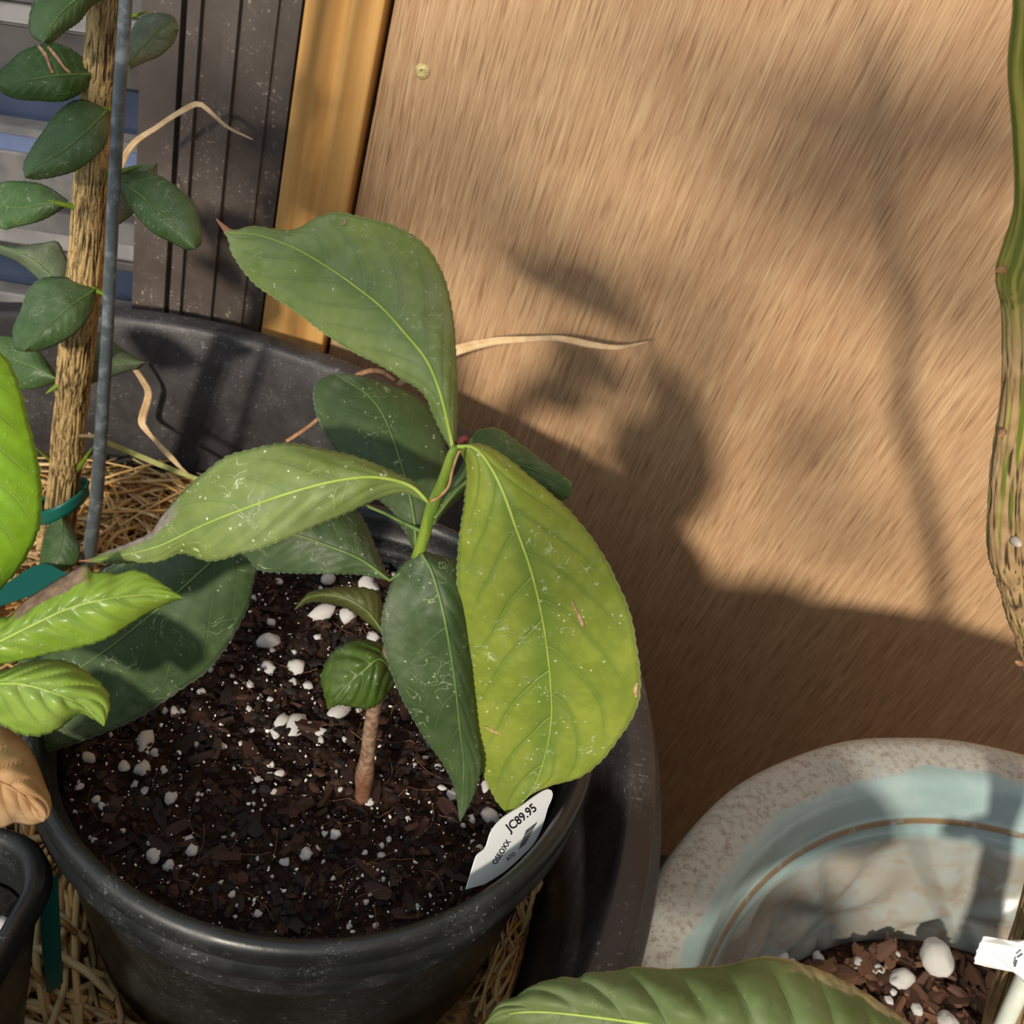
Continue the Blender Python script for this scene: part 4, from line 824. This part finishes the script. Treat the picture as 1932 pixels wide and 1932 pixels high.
k = len(fl3); flag = thing('paper_flag', 'white paper flag tag wrapped round the trunk in the pale blue pot', 'label', fl3[0])
obj('flag_paper', mesh('flag_paper', fl3+[q+CD*.0005 for q in fl3], [tuple(range(k)), tuple(range(k, 2*k))[::-1]]+[(i, (i+1) % k, k+(i+1) % k, k+i) for i in range(k)], mat('flag_white', (.80, .81, .80), .6), smooth=False), flag)
GREYP = mat('grey_print', (.10, .10, .11), .6)
for (x0, y0, x1, y1, wd) in ((1919,1806,1929,1799,2.2),(1914,1824,1918,1811,2.4)):
    dx, dy = x1-x0, y1-y0; L = math.hypot(dx, dy); ox, oy2 = -dy/L*wd, dx/L*wd
    obj('print_dash', mesh('print_dash', [flp(x0+ox, y0+oy2, .0007), flp(x1+ox, y1+oy2, .0007), flp(x1-ox, y1-oy2, .0007), flp(x0-ox, y0-oy2, .0007)], [(0, 1, 2, 3)], GREYP, smooth=False), flag)

# ------------------------------------------------------------------ unseen tree added up the sun to dapple the plywood with shade
ft = np.array([-.55, -.62, ZF]); ftree = thing('unseen_shade_tree', 'tall broad-leaved tree added out of view to shade the plywood wall', 'tree', ft)
cw = [P3 for P3 in (oy(1500, 150, YW), oy(1700, 300, YW), oy(1050, 480, YW))]
SV = np.array(SUNV); hub = []
shade = [(1480,285,200,42,-6),(1760,300,230,52,-4),(1650,170,170,30,0),(1890,200,120,36,-10),(980,470,170,40,20),(1180,560,110,36,24),(1330,560,36,110,0),(1340,740,34,110,4),(1530,850,46,90,-25),(1790,560,200,46,-8),(1600,1010,100,26,-30),(640,430,150,40,0),(560,330,150,36,0),(420,250,120,60,0),(1250,60,120,22,-8),(1560,430,150,30,-12)]
LFT = m_leaf('leaf_tall_tree', (.05, .11, .03), (.07, .14, .04), squig=0.)
tips = []
for (px, py, wx, wy, rot) in shade:  # each leaf sits up-sun of the wall spot it darkens
    q = oy(px, py, YW); wx *= 1.25; wy *= 1.35; d_ = random.uniform(1.0, 1.12); c0 = q-SV*d_/SV[1]*1.0
    k = dep(q)/F; a_ = math.radians(-rot-14); ex = np.array([math.cos(a_), 0, math.sin(a_)]); ey = np.array([-math.sin(a_), 0, math.cos(a_)])
    vv = []; ff = []; uu = []
    for i in range(21):
        t = i/20; wd = math.sin(math.pi*t)**.7
        for j in (-1, -.5, 0, .5, 1): vv.append(c0+ex*(t-.5)*2*wx*k+ey*j*wd*wy*k+np.array([0, .008*j*j, 0])); uu.append((j*.5+.5, t))
    for i in range(20):
        for j in range(4): ff.append((i*5+j, i*5+j+1, i*5+6+j, i*5+5+j))
    solid(obj('leaf', mesh('leaf', vv, ff, LFT, uvs=uu), ftree), .0006); tips.append(c0-ex*wx*k)
TB = m_simple_noise('tall_bark', (.18, .13, .08), (.10, .07, .045), 120, .8)
hubp = np.array([-.48, -.58, .62])
obj('trunk', tube('trunk', resample(np.c_[[ft, ft+[.01, .0, .5], ft+[.03, .02, .95], hubp, hubp+[.03, 0, .4]], np.zeros(5)], 30)[:, :3], np.linspace(.018, .008, 30), TB, 12), ftree)
for c0 in tips: obj('twig', tube('twig', resample(np.c_[[hubp, (hubp+c0)/2+[0, -.03, .05], c0], np.zeros(3)], 12)[:, :3], np.linspace(.0026, .0012, 12), TB, 6), ftree)

# unseen planter added to block sun slipping between the tub and glazed pot
pc = np.array([.062, -.085])
prof = [(.085, -.02), (.095, .012), (.098, .020), (.106, .020), (.108, .014), (.107, -.004), (.100, -.006), (.085, ZF+.001), (.03, ZF+.001), (.03, -.02)]
tag(obj('sunblock_planter', lathe('sunblock_planter', prof, pc, BLACK, 64)), 'tall narrow black planter added out of view to block sun between tub and pale blue pot', 'planter')
tag(obj('sunblock_planter_soil', disc('sunblock_planter_soil', pc, .0905, 0., m_simple_noise('sunblock_planter_soil', (.012, .008, .006), (.03, .018, .012), 200, .9, 4), .003, 10, 40, -.018)), 'dark soil filling the added sun-blocking black planter', 'soil')
